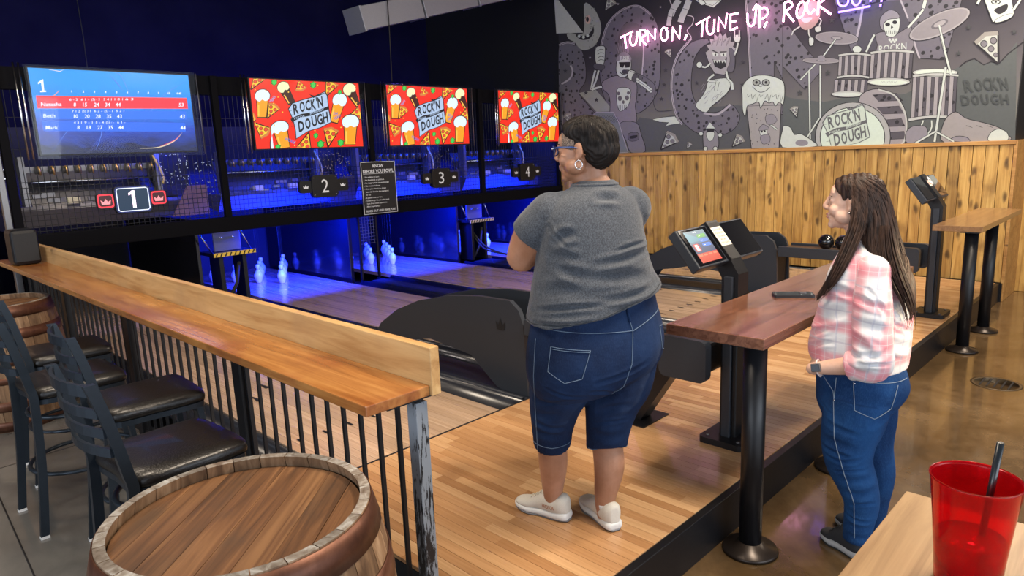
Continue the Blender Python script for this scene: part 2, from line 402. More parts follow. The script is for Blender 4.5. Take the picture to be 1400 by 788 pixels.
n = NT('peeling_black_paint'); v = n.coords((1, 1, 0.16)); a = n.noise(v, 70, 6, 0.7); tc = n.n('TexCoord'); sp = n.n('SeparateXYZ'); n.l(tc.outputs['Object'], sp.inputs[0])
mr = n.n('MapRange'); mr.inputs['From Min'].default_value = 0.62; mr.inputs['From Max'].default_value = 0.74; n.l(sp.outputs[2], mr.inputs['Value'])
mr2 = n.n('MapRange'); mr2.inputs['From Min'].default_value = 1.04; mr2.inputs['From Max'].default_value = 0.99; n.l(sp.outputs[2], mr2.inputs['Value'])
f = n.math('ADD', a, n.math('MULTIPLY', n.math('MULTIPLY', mr.outputs[0], mr2.outputs[0]), 0.115))
n.col(n.ramp(f, [(0.52, (0.012, 0.012, 0.014)), (0.55, (0.26, 0.29, 0.33))])); n.set(roughness=0.4, metallic=0.2); n.bump(f, 0.2, 0.002); PEEL = n.m
n = NT('black_vinyl'); v = n.coords(); vo = n.n('TexVoronoi'); vo.inputs['Scale'].default_value = 140; n.l(v, vo.inputs['Vector'])
n.set(color=(0.007, 0.006, 0.006), roughness=0.36, coat=0.12); n.bump(vo.outputs['Distance'], 0.35, 0.002); VINYL = n.m
STOOLM = plain('blue_black_metal', (0.026, 0.036, 0.050), 0.36, 0.55, 0.08)
# ================================================================== SETTING
fl = struct(MB().bb((-8, -7, -0.1), (14, 11.4, 0)).build('floor', FLOORM))
jt = MB()
for p, q in (((0.35, 1.0), (0.62, 6.9)), ((-2.5, 3.05), (1.3, 3.3)), ((-2, 5.1), (1.2, 5.3))):
    jt.tube([(p[0], p[1], 0.0004), (q[0], q[1], 0.0004)], 0.004, 6, flat=(1, 0.3))
jo = jt.build('expansion_joint', BLKM, fl); jo['kind'] = 'stuff'
struct(MB().bb((-8, -7, 4.75), (14, 11.4, 4.85)).build('ceiling', BLKM))
struct(MB().bb((-8, 11.2, 0), (14, 11.4, 4.75)).build('wall_back', NAVY))
wr = struct(MB().bb((9.2, 1.42, 0), (9.9, 11.2, 4.75)).build('wall_right', BLKM))
wf = struct(MB().bb((9.9, -7, 0), (10.05, 1.42, 4.75)).build('wall_far', BLKM))
# pine wainscot plank by plank
pm_ = {}
def plank(x, y0, y1, z0, z1, parent, k):
    w_ = y1-y0
    key = (round(w_, 3), z0, z1)
    if key not in pm_:
        pm_[key] = MB().box((0, 0, (z1-z0)/2), (0.03, w_-0.005, z1-z0), None, 0, 0.004).mesh('plank', PLANK)
    o = bpy.data.objects.new('plank', pm_[key]); C.objects.link(o); o.parent = parent; o.location = (x+rnd.uniform(-.002, .002), (y0+y1)/2, z0); return o
ws = (0.118, 0.126, 0.134)
y = 1.42; k = 0
while y < 7.80:
    w_ = min(ws[rnd.randrange(3)], 7.86-y); plank(9.18, y, y+w_, 0.212, 1.72, wr, k); y += w_; k += 1
y = 1.40
for k in range(12):
    plank(9.88, y-0.14, y, 0.002, 1.72, wf, k); y -= 0.14
tr = struct(MB().bb((9.145, 1.40, 1.722), (9.2, 7.8, 1.768), bev=0.006).build('trim_1', TRIMW))
struct(MB().bb((9.85, -6.9, 1.722), (9.9, 1.41, 1.768), bev=0.004).build('trim_2', TRIMW))
struct(MB().bb((9.16, 1.385, 0.0), (9.9, 1.418, 1.768), bev=0.004).build('trim_3', TRIMW))
struct(MB().bb((9.12, 1.40, 0.0), (9.2, 1.44, 0.205)).build('trim_4', BLK))
# approach platform: core, fascia, boards one by one
PX0, PY0, PZ = 1.50, 1.44, 0.212
pf = struct(MB().bb((PX0, PY0+.02, 0), (9.19, 3.07, 0.19)).build('floor_approach', BLKM))
struct(MB().bb((PX0, PY0-0.02, 0), (9.14, PY0+.02, 0.208), bev=0.003).build('trim_5', BLK))
bw = 0.0548; nb = int((9.16-PX0)/bw)
bme = MB().box((0, (3.06-PY0-.02)/2, 0), (bw-0.0014, 3.06-PY0-.02, 0.02), None, 0, 0.0016).mesh('floorboard', BOARD)
for i in range(nb):
    o = bpy.data.objects.new('floorboard', bme); C.objects.link(o); o.parent = pf; o.location = (PX0+bw*(i+.5), PY0+.02, PZ-.01)
struct(MB().bb((PX0, 3.058, 0.15), (9.19, 3.074, PZ+0.0006)).build('trim_6', BLKM))   # foul line
LC = (2.36, 4.40, 6.34, 8.38); LH = 0.60; Y1 = 10.55
dk = MB()
for i, c in enumerate(LC):
    L = thing('bowling_lane', ['maple bowling lane closest to the wooden drinks rail', 'maple lane under the second screen, ending in the first blue lit pins', 'maple lane under the third screen, ending in the middle blue lit pins', 'maple lane beside the pine wall, its blue lit pins by the cable box'][i], 'bowling lane', (c, 3.074, 0.17), 0, 'bowling lanes')
    nbd = 20; lb = LH*2/nbd; lme = MB().box((0, (Y1-3.074)/2, 0.01), (lb-0.0011, Y1-3.074, 0.05), None, 0, 0.0008).mesh('lane_board', LANEW)
    for k in range(nbd):
        o = bpy.data.objects.new('lane_board', lme); C.objects.link(o); o.parent = L; o.location = (-LH+lb*(k+.5), 0, 0)
    ar = Print(lambda x, y: (x, y, 0.0355), (0, 0, 1))
    for k in range(-3, 4):
        ar.poly([(k*0.17-0.02, 1.9-abs(k)*.22), (k*0.17+0.02, 1.9-abs(k)*.22), (k*0.17, 2.05-abs(k)*.22)], BLKM, adv=False)
        ar.poly([(k*0.17-.008, 0.55), (k*0.17+.008, 0.55), (k*0.17+.008, 0.62), (k*0.17-.008, 0.62)], BLKM, adv=False)
    ar.build('aiming_marks', L)['kind'] = 'stuff'
# gutters and division caps
def gutter(x0, x1, nm):
    m = MB(); n_ = 8; P = []
    for i in range(n_+1):
        a = PI*i/n_; P.append(((x0+x1)/2-(x1-x0)/2*math.cos(a), 0.195-0.075*math.sin(a)))
    vs = [(p[0], y, p[1]) for y in (3.08, 8.11) for p in P]
    m.add(vs, [(i, i+1, n_+2+i, n_+1+i) for i in range(n_)], 0, True)
    o = m.build(nm, GUTTER); o.modifiers.new('t', 'SOLIDIFY').thickness = 0.006; return o
edges = [(1.50, 1.76), (2.96, 3.22), (3.56, 3.80), (5.00, 5.26), (5.48, 5.74), (6.94, 7.18), (7.54, 7.78), (8.98, 9.15)]
for k, (a, b) in enumerate(edges):
    g = gutter(a+.016 if a in (3.56, 5.48, 7.54) else a+.003, b-.016 if b in (3.22, 5.26, 7.18) else b-.003, 'lane_gutter')
    tag(g, ['dark gutter on the rail side of the lane closest to the drinks rail', 'dark gutter in front of the black hood with the crown cutout', 'dark gutter behind the near black hood, beside the second lane', 'dark gutter on the far side of the second lane, before the narrow cap', 'dark gutter on the near side of the third lane, behind the narrow cap', 'dark gutter between the third lane and the far hood', 'dark gutter between the far hood and the last lane', 'dark gutter along the foot of the pine plank wall'][k], 'gutter', 'lane gutters')
for k, (a, b) in enumerate(((3.22, 3.56), (5.26, 5.48), (7.18, 7.54))):
    cpm = MB().bb((a, 3.08, 0.02), (b, 7.95, 0.205), bev=0.03)
    cpm.tube([(a+.004, 3.12, 0.190), (a+.004, 7.9, 0.190)], 0.017, 10); cpm.tube([(b-.004, 3.12, 0.190), (b-.004, 7.9, 0.190)], 0.017, 10)
    o = cpm.build('division_cap', plain('satin_capping', (.012, .015, .024), .5, 0, spec=.3))
    tag(o, ['broad black capping strip under the hood with the crown cutout', 'narrow black capping strip between the second and third lanes', 'black capping strip under the far hood near the pine wall'][k], 'capping strip', 'lane division caps')
struct(MB().bb((PX0, 3.08, 0), (9.19, Y1, 0.015)).build('floor_pit', BLKM))
struct(MB().bb((1.3, Y1, 0), (9.2, Y1+.06, 2.4)).build('wall_pit', CURT))
# galvanised duct at the ceiling
d = MB().bb((5.22, 7.62, 3.42), (9.15, 7.98, 3.70), bev=0.004)
t = thing('air_duct', 'grey rectangular metal duct high on the dark wall above the screens', 'duct', (0, 0, 0))
DUCT = plain('galvanised', (0.27, 0.28, 0.32), 0.45, 0.5)
dx = Vector((1, 0, 0.262)).normalized(); ang = math.atan2(0.262, 1)
R_ = Matrix.Rotation(-ang, 3, 'Y')
for k in range(4):
    MB().box((5.24+0.5+k*1.0, 7.8, 3.56+0.13+k*0.262), (1.0, 0.36, 0.29), R_, 0, 0.006).build('duct_section', DUCT, t)
    MB().box((5.24+(k+.02)*1.0, 7.8, 3.56+k*0.262), (0.03, 0.38, 0.31), R_, 0, 0.004).build('duct_flange', DUCT, t)
# ================================================================== MASKING FRAME with posts, beams and wire mesh
FR = thing('masking_frame', 'black steel frame with wire mesh carrying the screens across all lanes', 'frame', (0, 7.8, 0))
MB().bb((1.36, -.06, 1.10), (9.19, .06, 1.262), bev=0.008).build('lower_beam', FRM, FR)
hd = MB().bb((1.36, .02, 2.60), (9.19, .12, 2.80)).build('header_panel', FRM, FR)
for x in (1.385, 3.36, 5.36, 7.34, 9.15):
    MB().bb((x-.035, -.03, 0.0 if x == 1.385 else 1.25), (x+.035, .04, 2.80), bev=0.006).build('post', FRM, FR)
for x in (1.385,):
    MB().bb((x-.10, -.02, 0), (x-.05, .06, 2.5), bev=0.004).build('post', STEEL, FR)
for i in range(4):
    x0, x1 = (1.42, 3.325) if i == 0 else ((3.395, 5.325) if i == 1 else ((5.395, 7.305) if i == 2 else (7.375, 9.115)))
    m = MB(); x = x0+0.03
    while x < x1:
        m.tube([(x, 0.05, 1.26), (x, 0.05, 2.6)], 0.0034, 4, caps=False); x += 0.052
    z = 1.285
    while z < 1.80:
        m.tube([(x0, 0.056, z), (x1, 0.056, z)], 0.003, 4, caps=False); z += 0.052
    for z in (2.06, 2.35): m.tube([(x0, 0.056, z), (x1, 0.056, z)], 0.003, 4, caps=False)
    o = m.build('wire_mesh', BLK, FR); o['kind'] = 'stuff'
# small vertical mesh gate between lanes 2 and 3
m = MB()
for k in range(6): m.tube([(5.24+k*.045, 0.25, 0.70), (5.24+k*.045, 0.25, 1.1)], 0.0028, 4, caps=False)
for k in range(10): m.tube([(5.22, 0.25, 0.70+k*.045), (5.50, 0.25, 0.70+k*.045)], 0.0028, 4, caps=False)
m.build('mesh_gate', STEEL, FR)['kind'] = 'stuff'
for x in (5.22, 5.50): MB().bb((x-.012, 0.23, .21), (x+.012, .27, 1.1)).build('gate_upright', BLK, FR)
# bay divider panels
for k, (x, xw) in ((0, (1.46, .03)), (1, (3.10, .04)), (3, (5.12, .05)), (5, (7.06, .04)), (7, (9.10, .03))):
    o = MB().bb((x-xw/2, 8.12, .02), (x+xw/2, 10.5, 1.24), bev=0.004)
    o.bb((x-xw/2-.006, 8.3, .95), (x+xw/2+.006, 10.4, .965))
    o = o.build('bay_divider', plain('gloss_black_panel', (0.006, 0.006, 0.010), 0.12))
    tag(o, ['glossy black side panel at the left end of the machine bays', 'glossy black panel on the left of the near yellow edged ball lift', 'glossy black panel right of the near yellow edged ball lift', 'glossy black panel reflecting the first pins, left of the mesh gate', 'glossy black panel just right of the mesh gate', 'glossy black panel reflecting the middle pins, left of the far ball lift', 'glossy black panel just right of the far ball lift', 'glossy black side panel against the pine plank wall'][k], 'panel', 'bay divider panels')
# pinsetter machines
for i, c in enumerate(LC):
    t = thing('pinsetter', ['grey string pinsetter with coils behind the lit number 1', 'blue lit string pinsetter left of the hanging rules sign', 'blue lit string pinsetter right of the hanging rules sign', 'blue lit string pinsetter nearest the pine plank wall'][i], 'pinsetter', (c, 8.55, 0), 0, 'pinsetting machines')
    MB().bb((-.72, .08, 1.84), (.52, .16, 1.90)).build('cross_rail', STEEL, t)
    MB().tube([(-.68, .0, 1.74), (.50, .0, 1.74)], 0.014, 10).build('rod', CHROME, t)
    for sx in (-.74, .56): MB().bb((sx-.025, -.04, 1.50), (sx+.025, .10, 2.0)).build('bracket', STEEL, t)
    for k in range(10):
        MB().tube([(-.62+k*.122, 0.02, 1.86), (-.57+k*.122, 0.02, 1.86)], 0.042, 10).build('reel', plain('dark_reel', (.05, .045, .04), .4), t)
        MB().tube([(-.60+k*.122, -.03, 1.90), (-.592+k*.122, -.045, 1.86), (-.588+k*.122, -.03, 1.81)], 0.010, 5).build('string_coil', GOLD, t)
    m = MB().prism([(-.05, 1.28), (.75, 1.40), (.75, 1.46), (-.12, 1.50), (-.16, 1.46)], 'X', -.85, .85); m.build('hopper_tray', plain('scuffed_grey_tray', (0.12, .12, .13), .35, .5, .3), t)
    MB().box((.1, .35, 1.66), (1.5, .02, .5), Matrix.Rotation(-.5, 3, 'X')).build('back_plate', plain('gear_plate', (0.07, .07, .08), .4, .5), t)
    m = MB()
    for k in range(26): m.box((rnd.uniform(-.7, .7), rnd.uniform(-.08, .12), rnd.uniform(1.34, 1.62)), (rnd.uniform(.03, .16), .04, rnd.uniform(.015, .05)), rotz(rnd.uniform(-.3, .3)))
    for k in range(10):
        x = rnd.uniform(-.7, .6); m.tube([(x, -.05, 1.5), (x+rnd.uniform(-.1, .1), -.10, 1.42), (x+rnd.uniform(-.25, .25), -.06, 1.35)], .008, 5)
    m.build('linkage', STEEL, t)['kind'] = 'stuff'
    for bx in (-.35, .12): MB().bb((bx-.06, -.16, 1.51), (bx+.06, -.10, 1.57), bev=.004).build('sensor_box', plain('putty_plastic', (.42, .39, .26), .5), t)
    MB().tube([(.52, -.05, 1.98), (.56, -.1, 1.84), (.60, -.08, 1.72), (.57, -.1, 1.66)], .014, 6).build('cable_loom', plain('ochre_cable', (.5, .36, .1), .5), t)
    m = MB()
    for k in range(60): m.box((rnd.uniform(.6, .95), rnd.uniform(.0, .2), rnd.uniform(1.62, 2.0)), (.012, .01, .012))
    for k in range(30): m.box((rnd.uniform(-1.0, -.8), rnd.uniform(.0, .2), rnd.uniform(1.5, 1.95)), (.012, .01, .012))
    m.build('bolt_heads', CHROME, t)['kind'] = 'stuff'
    MB().bb((.62, .22, 1.5), (.98, .26, 2.2)).build('relay_panel', BLKM, t)
    MB().prism([(-1.0+.0, 1.28), (-.30, 1.28), (-1.0, 1.28)] if False else [(.60, 1.28), (1.02, 1.28), (1.02, 1.62), (.80, 1.62)], 'Y', -.2, -.17).build('side_gusset', plain('rust_brown_panel', (.16, .085, .06), .5, .2) if i == 0 else plain('gear_plate', (0.07, .07, .08), .4, .5), t)
    m = MB(); S = .36; ox = (0, .06, -.02, 0)[i]
    for r_ in range(4):
        for q in range(r_+1):
            x = (q-r_/2)*S+ox; m.tube([(x, 0.31+r_*.325, .472), (x, 0.31+r_*.325, 1.5)], .0022, 4, caps=False)
    if i: m.build('pin_string', RUBBER, t)['kind'] = 'stuff'
# ================================================================== PINS
pinprof = [(0.028, 0), (0.034, .006), (0.045, .04), (.0585, .085), (.060, .10), (.055, .125), (.040, .155), (.025, .178), (.0225, .19), (.0235, .20), (.029, .222), (.0305, .234), (.027, .249), (.016, .258), (0.0005, .261)]
pb = MB().lathe(catmull(pinprof, 3), n=18).mesh('pin_body', PINW)
pst = MB().lathe([(.0232, .180), (.0238, .1805), (.0236, .186), (.0226, .186)], n=18); pst.lathe([(.0232, .193), (.0238, .1935), (.0242, .199), (.0232, .199)], n=18)
pst = pst.mesh('neck_stripe', PINS)
spots_ = []
for r_ in range(4):
    for q in range(r_+1): spots_.append(((q-r_/2)*.36, 8.86+r_*.325, r_, q))
PN = {(0, 0): 'head pin', (1, 0): 'left pin of the second row', (1, 1): 'right pin of the second row', (2, 0): 'left pin of the third row', (2, 1): 'middle pin of the third row', (2, 2): 'right pin of the third row', (3, 0): 'left corner of back row', (3, 1): 'second from left in back row', (3, 2): 'second from right in back row', (3, 3): 'right corner of back row'}
for li, (c, nm) in enumerate(((4.46, 'second lane'), (6.32, 'third lane'), (8.38, 'lane by the pine wall'))):
    for x, y, r_, q in spots_:
        t = thing('bowling_pin', 'blue lit pin, %s, %s' % (PN[(r_, q)], nm), 'bowling pin', (c+x, y, .206), rnd.uniform(0, 6), 'pins standing on the blue lit decks')
        for me in (pb, pst):
            o = bpy.data.objects.new(me.name, me); C.objects.link(o); o.parent = t
# ================================================================== BALL LIFTS with yellow step edge
for i, x in enumerate((3.45, 7.42)):
    t = thing('ball_lift', ['black ball lift with yellow step edge by the first blue lit pins', 'black ball lift with pale step edge and looping black cables by the last pins'][i], 'ball lift', (x, 8.0, .2), 0, 'ball lifts under the beam')
    for sx in (-.14, .14): MB().bb((sx-.025, .02, 0), (sx+.025, .3, .60), bev=.004).build('upright', BLK, t)
    MB().bb((-.25, -.05, .60), (.25, .34, .64), bev=.004).build('step', BLK, t)
    e = MB()
    e.bb((-.25, -.062, .60), (.25, -.05, .645)); e.build('step_edge', YEL if i == 0 else plain('worn_cream_paint', (.55, .45, .42), .5), t)
    m = MB()
    for k in range(9): m.box((-.22+k*.055, -.063, .622), (.014, .003, .046), Matrix.Rotation(.5, 3, 'Y'))
    m.build('hazard_stripes', BLKM, t)['kind'] = 'stuff'
    MB().bb((-.17, .10, .645), (.15, .13, 1.0), bev=.004).build('backing_plate', plain('blue_grey_plate', (.12, .13, .2), .4, .3), t)
    for bx in (-.08, .06): MB().ball((bx, .095, .80), .014, 10).build('bolt', CHROME, t)
    for sx, ex in ((-.24, -.38), (.22, .10)): MB().tube([(sx, 0, .64), (ex, .0, .92)], .009, 6).build('stay_rod', CHROME, t)
    m = MB()
    if i == 1:
        for k, dy in enumerate((0, .05)):
            m.tube([tuple(p) for p in catmull([(-.05, .1, .42-dy), (.0, -.1, .22-dy), (.12, -.4, .10), (.2, -1.0, .04)], 6)], .014, 6)
        m.build('cable', RUBBER, t)
    MB().tube([(-.1, .05, .05), (.0, .0, .25), (.08, .05, .5)], .02, 8).build('hose', RUBBER, t)
# ================================================================== SCREENS
EM = {}
def em(h, st=1.0, nm=None):
    k = (h, st)
    if k not in EM: EM[k] = emit('screen_'+h+('' if st == 1.0 else '_b'), hexc(h), st)
    return EM[k]
TVX = (1.63, 3.73, 5.60, 7.67); TVW = (1.46, 1.47, 1.45, 1.42); TZ0, TZ1 = 1.99, 2.80
def beer(p, x, y, w_, h_, rot=0, foam='D8E8F2', amber='F09A1E', pour=False):
    c, q = math.cos(rot), math.sin(rot)
    T = lambda a, b: (x+a*w_*c-b*h_*q, y+a*w_*q+b*h_*c)
    O, A, F_ = em('1A1010'), em(amber), em(foam)
    p.poly([T(-.46, -.3), T(.46, -.3), T(.34, .52), T(-.34, .52)], O)
    p.poly([T(-.40, -.28), T(.40, -.28), T(.30, .48), T(-.30, .48)], A)
    p.poly([T(-.30, .0), T(-.2, .0), T(-.18, .44), T(-.27, .44)], em('FFC04A'))
    bl = [(-.46, -.2), (-.52, -.38), (-.36, -.52), (-.12, -.58), (.14, -.58), (.36, -.52), (.52, -.38), (.46, -.2), (.2, -.14), (0, -.2), (-.2, -.12)]
    if pour: bl = [(-.46, -.2), (-.72, .1), (-.80, .42), (-.66, .40), (-.60, .1)] + bl[1:]
    p.poly([T(a*1.08, b*1.05) for a, b in bl], O, 3); p.poly([T(a, b) for a, b in bl], F_, 3)
def pizza(p, x, y, s, rot, th='1A1010', ch='F7C233', cr='C7783A', pe='D8452A', e=em):
    c, q = math.cos(rot), math.sin(rot); T = lambda a, b: (x+(a*c-b*q)*s, y+(a*q+b*c)*s)
    p.poly([T(-.56, -.42), T(.0, -.60), T(.56, -.42), T(.06, .80), T(-.06, .80)], e(th))
    p.poly([T(-.46, -.34), T(.0, -.46), T(.46, -.34), T(.0, .70)], e(ch))
    p.poly([T(-.53, -.42), T(.0, -.60), T(.53, -.42), T(.48, -.26), T(0, -.42), T(-.48, -.26)], e(cr))
    for a, b, r in ((-.2, -.18, .12), (.2, -.14, .12), (-.02, .12, .11), (.05, .42, .08)):
        cx, cy = T(a, b); p.ell(cx, cy, r*s*1.25, r*s*1.25, e(th), n=12); cx, cy = T(a, b); p.ell(cx, cy, r*s, r*s, e(pe), n=12)
def leaf(p, x, y, s, rot=0):
    c, q = math.cos(rot), math.sin(rot); T = lambda a, b: (x+(a*c-b*q)*s, y+(a*q+b*c)*s)
    p.poly([T(0, -.6), T(.25, -.35), T(.5, -.3), T(.38, 0), T(.45, .25), T(.15, .4), T(0, .62), T(-.15, .4), T(-.45, .25), T(-.38, 0), T(-.5, -.3), T(-.25, -.35)], em('137A2A'))
    p.poly([T(0, -.45), T(.3, -.2), T(.25, .2), T(0, .45), T(-.25, .2), T(-.3, -.2)], em('3FC24A'))
def logo(p, T, mk_banner, mk_dark, mk_edge=None):
    """wavy banner with the shop's name; T maps zoom pixels of the second screen"""
    B = [(296, 262), (312, 236), (350, 222), (400, 208), (455, 182), (466, 200), (474, 262), (487, 322), (440, 346), (385, 362), (333, 396), (330, 362), (318, 310)]
    p.poly([T(a+(a-390)*.05, b+(b-290)*.05) for a, b in B], mk_dark); p.poly([T(a, b) for a, b in B], mk_banner)
    for k in range(5): p.stroke([T(300+k*2, 270+k*18), T(309+k*3, 268+k*18)], 1.2, mk_dark)
    p.poly([T(385, 192), T(412, 200), T(465, 182), T(440, 196), T(404, 210)], mk_dark)
    p.poly([T(a, b) for a, b in ((304, 306), (350, 284), (400, 276), (475, 248), (476, 262), (400, 291), (350, 300), (312, 322))], mk_dark)
    p.text('PIZZA', *T(322, 309), 8*T.k, mk_banner, 48*T.k, 0.01, T.d(.95, -.28), T.d(-.1, -1))
    p.text('BREWERY', *T(392, 287), 9*T.k, mk_banner, 66*T.k, 0.01, T.d(.94, -.3), T.d(-.1, -1))
    for ch, x, y, w_ in (('R', 319, 286, 24), ('O', 347, 276, 24), ('C', 373, 270, 23), ('K', 398, 266, 22), ('N', 428, 255, 24)):
        p.text(ch, *T(x, y), 49*T.k, mk_dark, w_*T.k, 0.03, T.d(.96, -.27), T.d(-.14, -1))
    p.text("'", *T(421, 252), 44*T.k, mk_dark, 5*T.k, 0.02, T.d(.96, -.27), T.d(-.14, -1))
    for ch, x, y, w_ in (('D', 344, 366, 26), ('O', 374, 354, 25), ('U', 403, 343, 24), ('G', 428, 335, 24), ('H', 453, 327, 24)):
        p.text(ch, *T(x, y), 49*T.k, mk_dark, w_*T.k, 0.03, T.d(.96, -.27), T.d(-.14, -1))
class Map2:
    def __init__(s, f, k=1.0, d=None): s.f = f; s.k = k; s.d = d or (lambda a, b: (a, b))
    def __call__(s, a, b): return s.f(a, b)
idm = Map2(lambda a, b: (a, b))
def promo(f, nrm):
    p = Print(f, nrm)
    p.poly([(116, 118), (612, 140), (642, 439), (157, 444)], em('F0280F'))
    for a in ((150, 130, 60, .5), (222, 265, 55, .5), (345, 150, 50, 2.9), (480, 160, 62, .4), (375, 420, 66, 3.4), (486, 385, 68, .15), (180, 355, 62, 2.3), (600, 290, 60, 1.2), (128, 300, 40, 1.0)): pizza(p, *a)
    beer(p, 178, 240, 62, 118); beer(p, 285, 190, 50, 100, -.5, 'E4E6B0', '3A1A10'); beer(p, 578, 365, 74, 130); beer(p, 268, 385, 74, 120, -.25, pour=True)
    beer(p, 515, 262, 62, 128, .25, pour=False); beer(p, 590, 200, 56, 110, -.6, 'E4E6B0', '3A1A10')
    for a in ((228, 138, 30), (403, 150, 32), (525, 182, 22), (443, 425, 38), (535, 420, 34), (252, 436, 28), (420, 385, 26)): leaf(p, *a)
    for k in range(26):
        x, y = rnd.uniform(140, 610), rnd.uniform(140, 430); p.ell(x, y, 3, 3, em('FFD23A'), n=6, adv=False)
    p.text('WOAH!', 280, 402, 15, em('2A6FC0'), 50, 0.02, (.9, .4), (.4, -.9))
    p.text('YEAH', 218, 232, 13, em('4FA0D8'), 32, 0.02, (.6, -.8), (-.8, -.6)); p.text('OH', 497, 290, 15, em('2A6FC0'), 20, 0.02); p.text('YEAH', 505, 315, 13, em('2A6FC0'), 34, 0.02, (.8, -.6), (-.6, -.8))
    logo(p, idm, em('A9BDD6'), em('0E1014'))
    return p
def score(f, nrm):
    p = Print(f, nrm); W_ = em('E8F2FF')
    n = NT('screen_gradient'); v = n.coords(); sp = n.n('SeparateXYZ'); n.l(v, sp.inputs[0])
    nz = n.noise(n.coords((1, 1, 3), (0, .7, 0)), 3.2, 5, .6, 1.5)
    g = n.math('ADD', n.math('MULTIPLY', sp.outputs[2], 1.25), n.math('MULTIPLY', nz, 0.35))
    c = n.ramp(g, [(0.25, hexc('0A0D3A')), (.48, hexc('1B3FB0')), (.75, hexc('1377D8')), (1.0, hexc('1C8FE4'))]); n.l(c, n.b.inputs['Emission Color']); n.set(color=(0.01, .01, .01), emstr=1.0, roughness=.2)
    p.poly([(95, 62), (735, 97), (800, 405), (155, 418)], n.m)
    for a in (((520, 200), (470, 100), (430, 80)), ((560, 300), (640, 180), (730, 120)), ((200, 400), (340, 250), (520, 330)), ((380, 400), (400, 330), (390, 280))): p.stroke(a, 2.2, em('4A7FE8'), 6, taper=True)
    for k in range(16): p.stroke([(405+k*4, 330+k*2), (385+k*7-30, 400+(k % 3)*2)], 1.0, em('3B55D0'), taper=True)
    for k in range(10): p.stroke([(420, 90), (462+k*2, 130+k*3)], 1.0, em('3D78DC'), taper=True)
    p.stroke([(560, 395), (640, 390), (700, 365), (730, 330)], 4, em('D8C8A0'), 6, taper=True)
    p.stroke([(640, 388), (700, 362), (722, 340)], 3, em('E03A6A'), 6, taper=True); p.stroke([(150, 222), (185, 190), (222, 155)], 4, em('F09A4A'), taper=True)
    p.stroke([(180, 70), (225, 78), (240, 62)], 2, em('F0E0C0'), taper=True)
    def bar(y0, y1, h, dx=0): p.poly([(130+dx, y0), (738, y0+13), (746, y1+6), (136+dx*1.2, y1)], em(h))
    bar(174, 224, 'E8182C'); p.stroke([(130, 174), (738, 188), (746, 230), (136, 224), (130, 174)], 2, em('F85A50')); bar(229, 268, '1668E4', 16); bar(276, 319, '1560E0', 22)
    p.poly([(150, 112), (158, 108), (163, 154), (170, 153), (170.5, 159), (147, 160), (146.5, 154), (154, 154), (150, 122), (138, 128), (137, 121)], W_)
    for k, (s_, x) in enumerate(zip(('1', '2', '3', '4', '5', '6', '7', '8', '9', '10', '0:45'), (272, 318, 363, 407, 452, 495, 538, 579, 620, 660, 696))): p.text(s_, x, 161+(x-272)*.026, 8, W_, None, 0.02)
    for nm, x, y in (('Natasha', 150, 216), ('Beth', 160, 263), ('Mark', 170, 312)): p.text(nm, x, y, 15, W_, {'Natasha': 84, 'Beth': 48, 'Mark': 50}[nm], 0.005)
    R = [(('8', '15', '24', '34', '44'), (282, 320, 365, 410, 452), 218, '53', 708), (('10', '20', '28', '35', '43'), (284, 328, 373, 418, 460), 266, '43', 716), (('8', '18', '27', '35', '44'), (299, 338, 382, 426, 468), 312, '44', 722)]
    for vals, xs, y, tot, tx in R:
        for s_, x in zip(vals, xs): p.text(s_, x, y+(x-280)*.008, 15, W_, None, 0.01)
        p.text(tot, tx, y+4, 15, W_, None, 0.01)
    for s_, x, y in (('6 - 2', 265, 195), ('6 1 -', 311, 195), ('(5) - 3', 354, 195), ('5 4 1', 402, 195), ('1 8 1', 447, 195), ('6 3', 490, 195), ('7 1 2', 276, 242), ('(5) 3 1', 318, 242), ('6 2 -', 366, 242), ('(5) - 1', 408, 242), ('5 2 1', 455, 242), ('4 3 1', 284, 289), ('9 - 1', 328, 289), ('5 - 4', 374, 289), ('(5) - -', 416, 289), ('6 1 -', 462, 289)): p.text(s_, x, y, 9, W_, 33, 0.0)
    return p
def screen_map(i, src):
    h = homography(src, [(0, 1), (1, 1), (1, 0), (0, 0)])
    def f(a, b):
        u, v_ = h(a, b); u = min(1, max(0, u)); v_ = min(1, max(0, v_)); return (0.015+u*(TVW[i]-.03), -.03, 0.015+v_*(TZ1-TZ0-.03))
    return f
for i in range(4):
    t = thing('wall_screen', ['television showing blue ten pin scoreboard with a red row, above number 1', 'television with red pizza artwork, next to the one showing the scoreboard', 'television with red pizza artwork, right above the hanging rules sign', 'television with red pizza artwork nearest the painted mural'][i], 'television', (TVX[i], 7.76, TZ0), 0, 'televisions above the lanes')
    Wd, Hd = TVW[i], TZ1-TZ0
    MB().bb((0, -.03, 0), (Wd, .03, Hd), bev=.006).build('housing', BLKM, t)
    if i == 0: pr_ = score(screen_map(0, [(95, 62), (735, 97), (800, 405), (155, 418)]), (0, -1, 0))
    else: pr_ = promo(screen_map(i, [(118, 120), (610, 142), (640, 437), (159, 442)]), (0, -1, 0))
    pr_.build('display', t)
    MB().bb((-.03, -.085, -.03), (Wd+.03, -.08, Hd+.01)).build('acrylic_shield', CLEAR, t)
    for x in (-.06, -.10): MB().tube([(x, -.07, -.03), (x, -.07, Hd+.02)], .009, 8).build('shield_rail', CHROME, t)
    MB().tube([(Wd+.05, -.07, -.02), (Wd+.05, -.07, Hd)], .006, 8).build('shield_rail', STEEL, t)
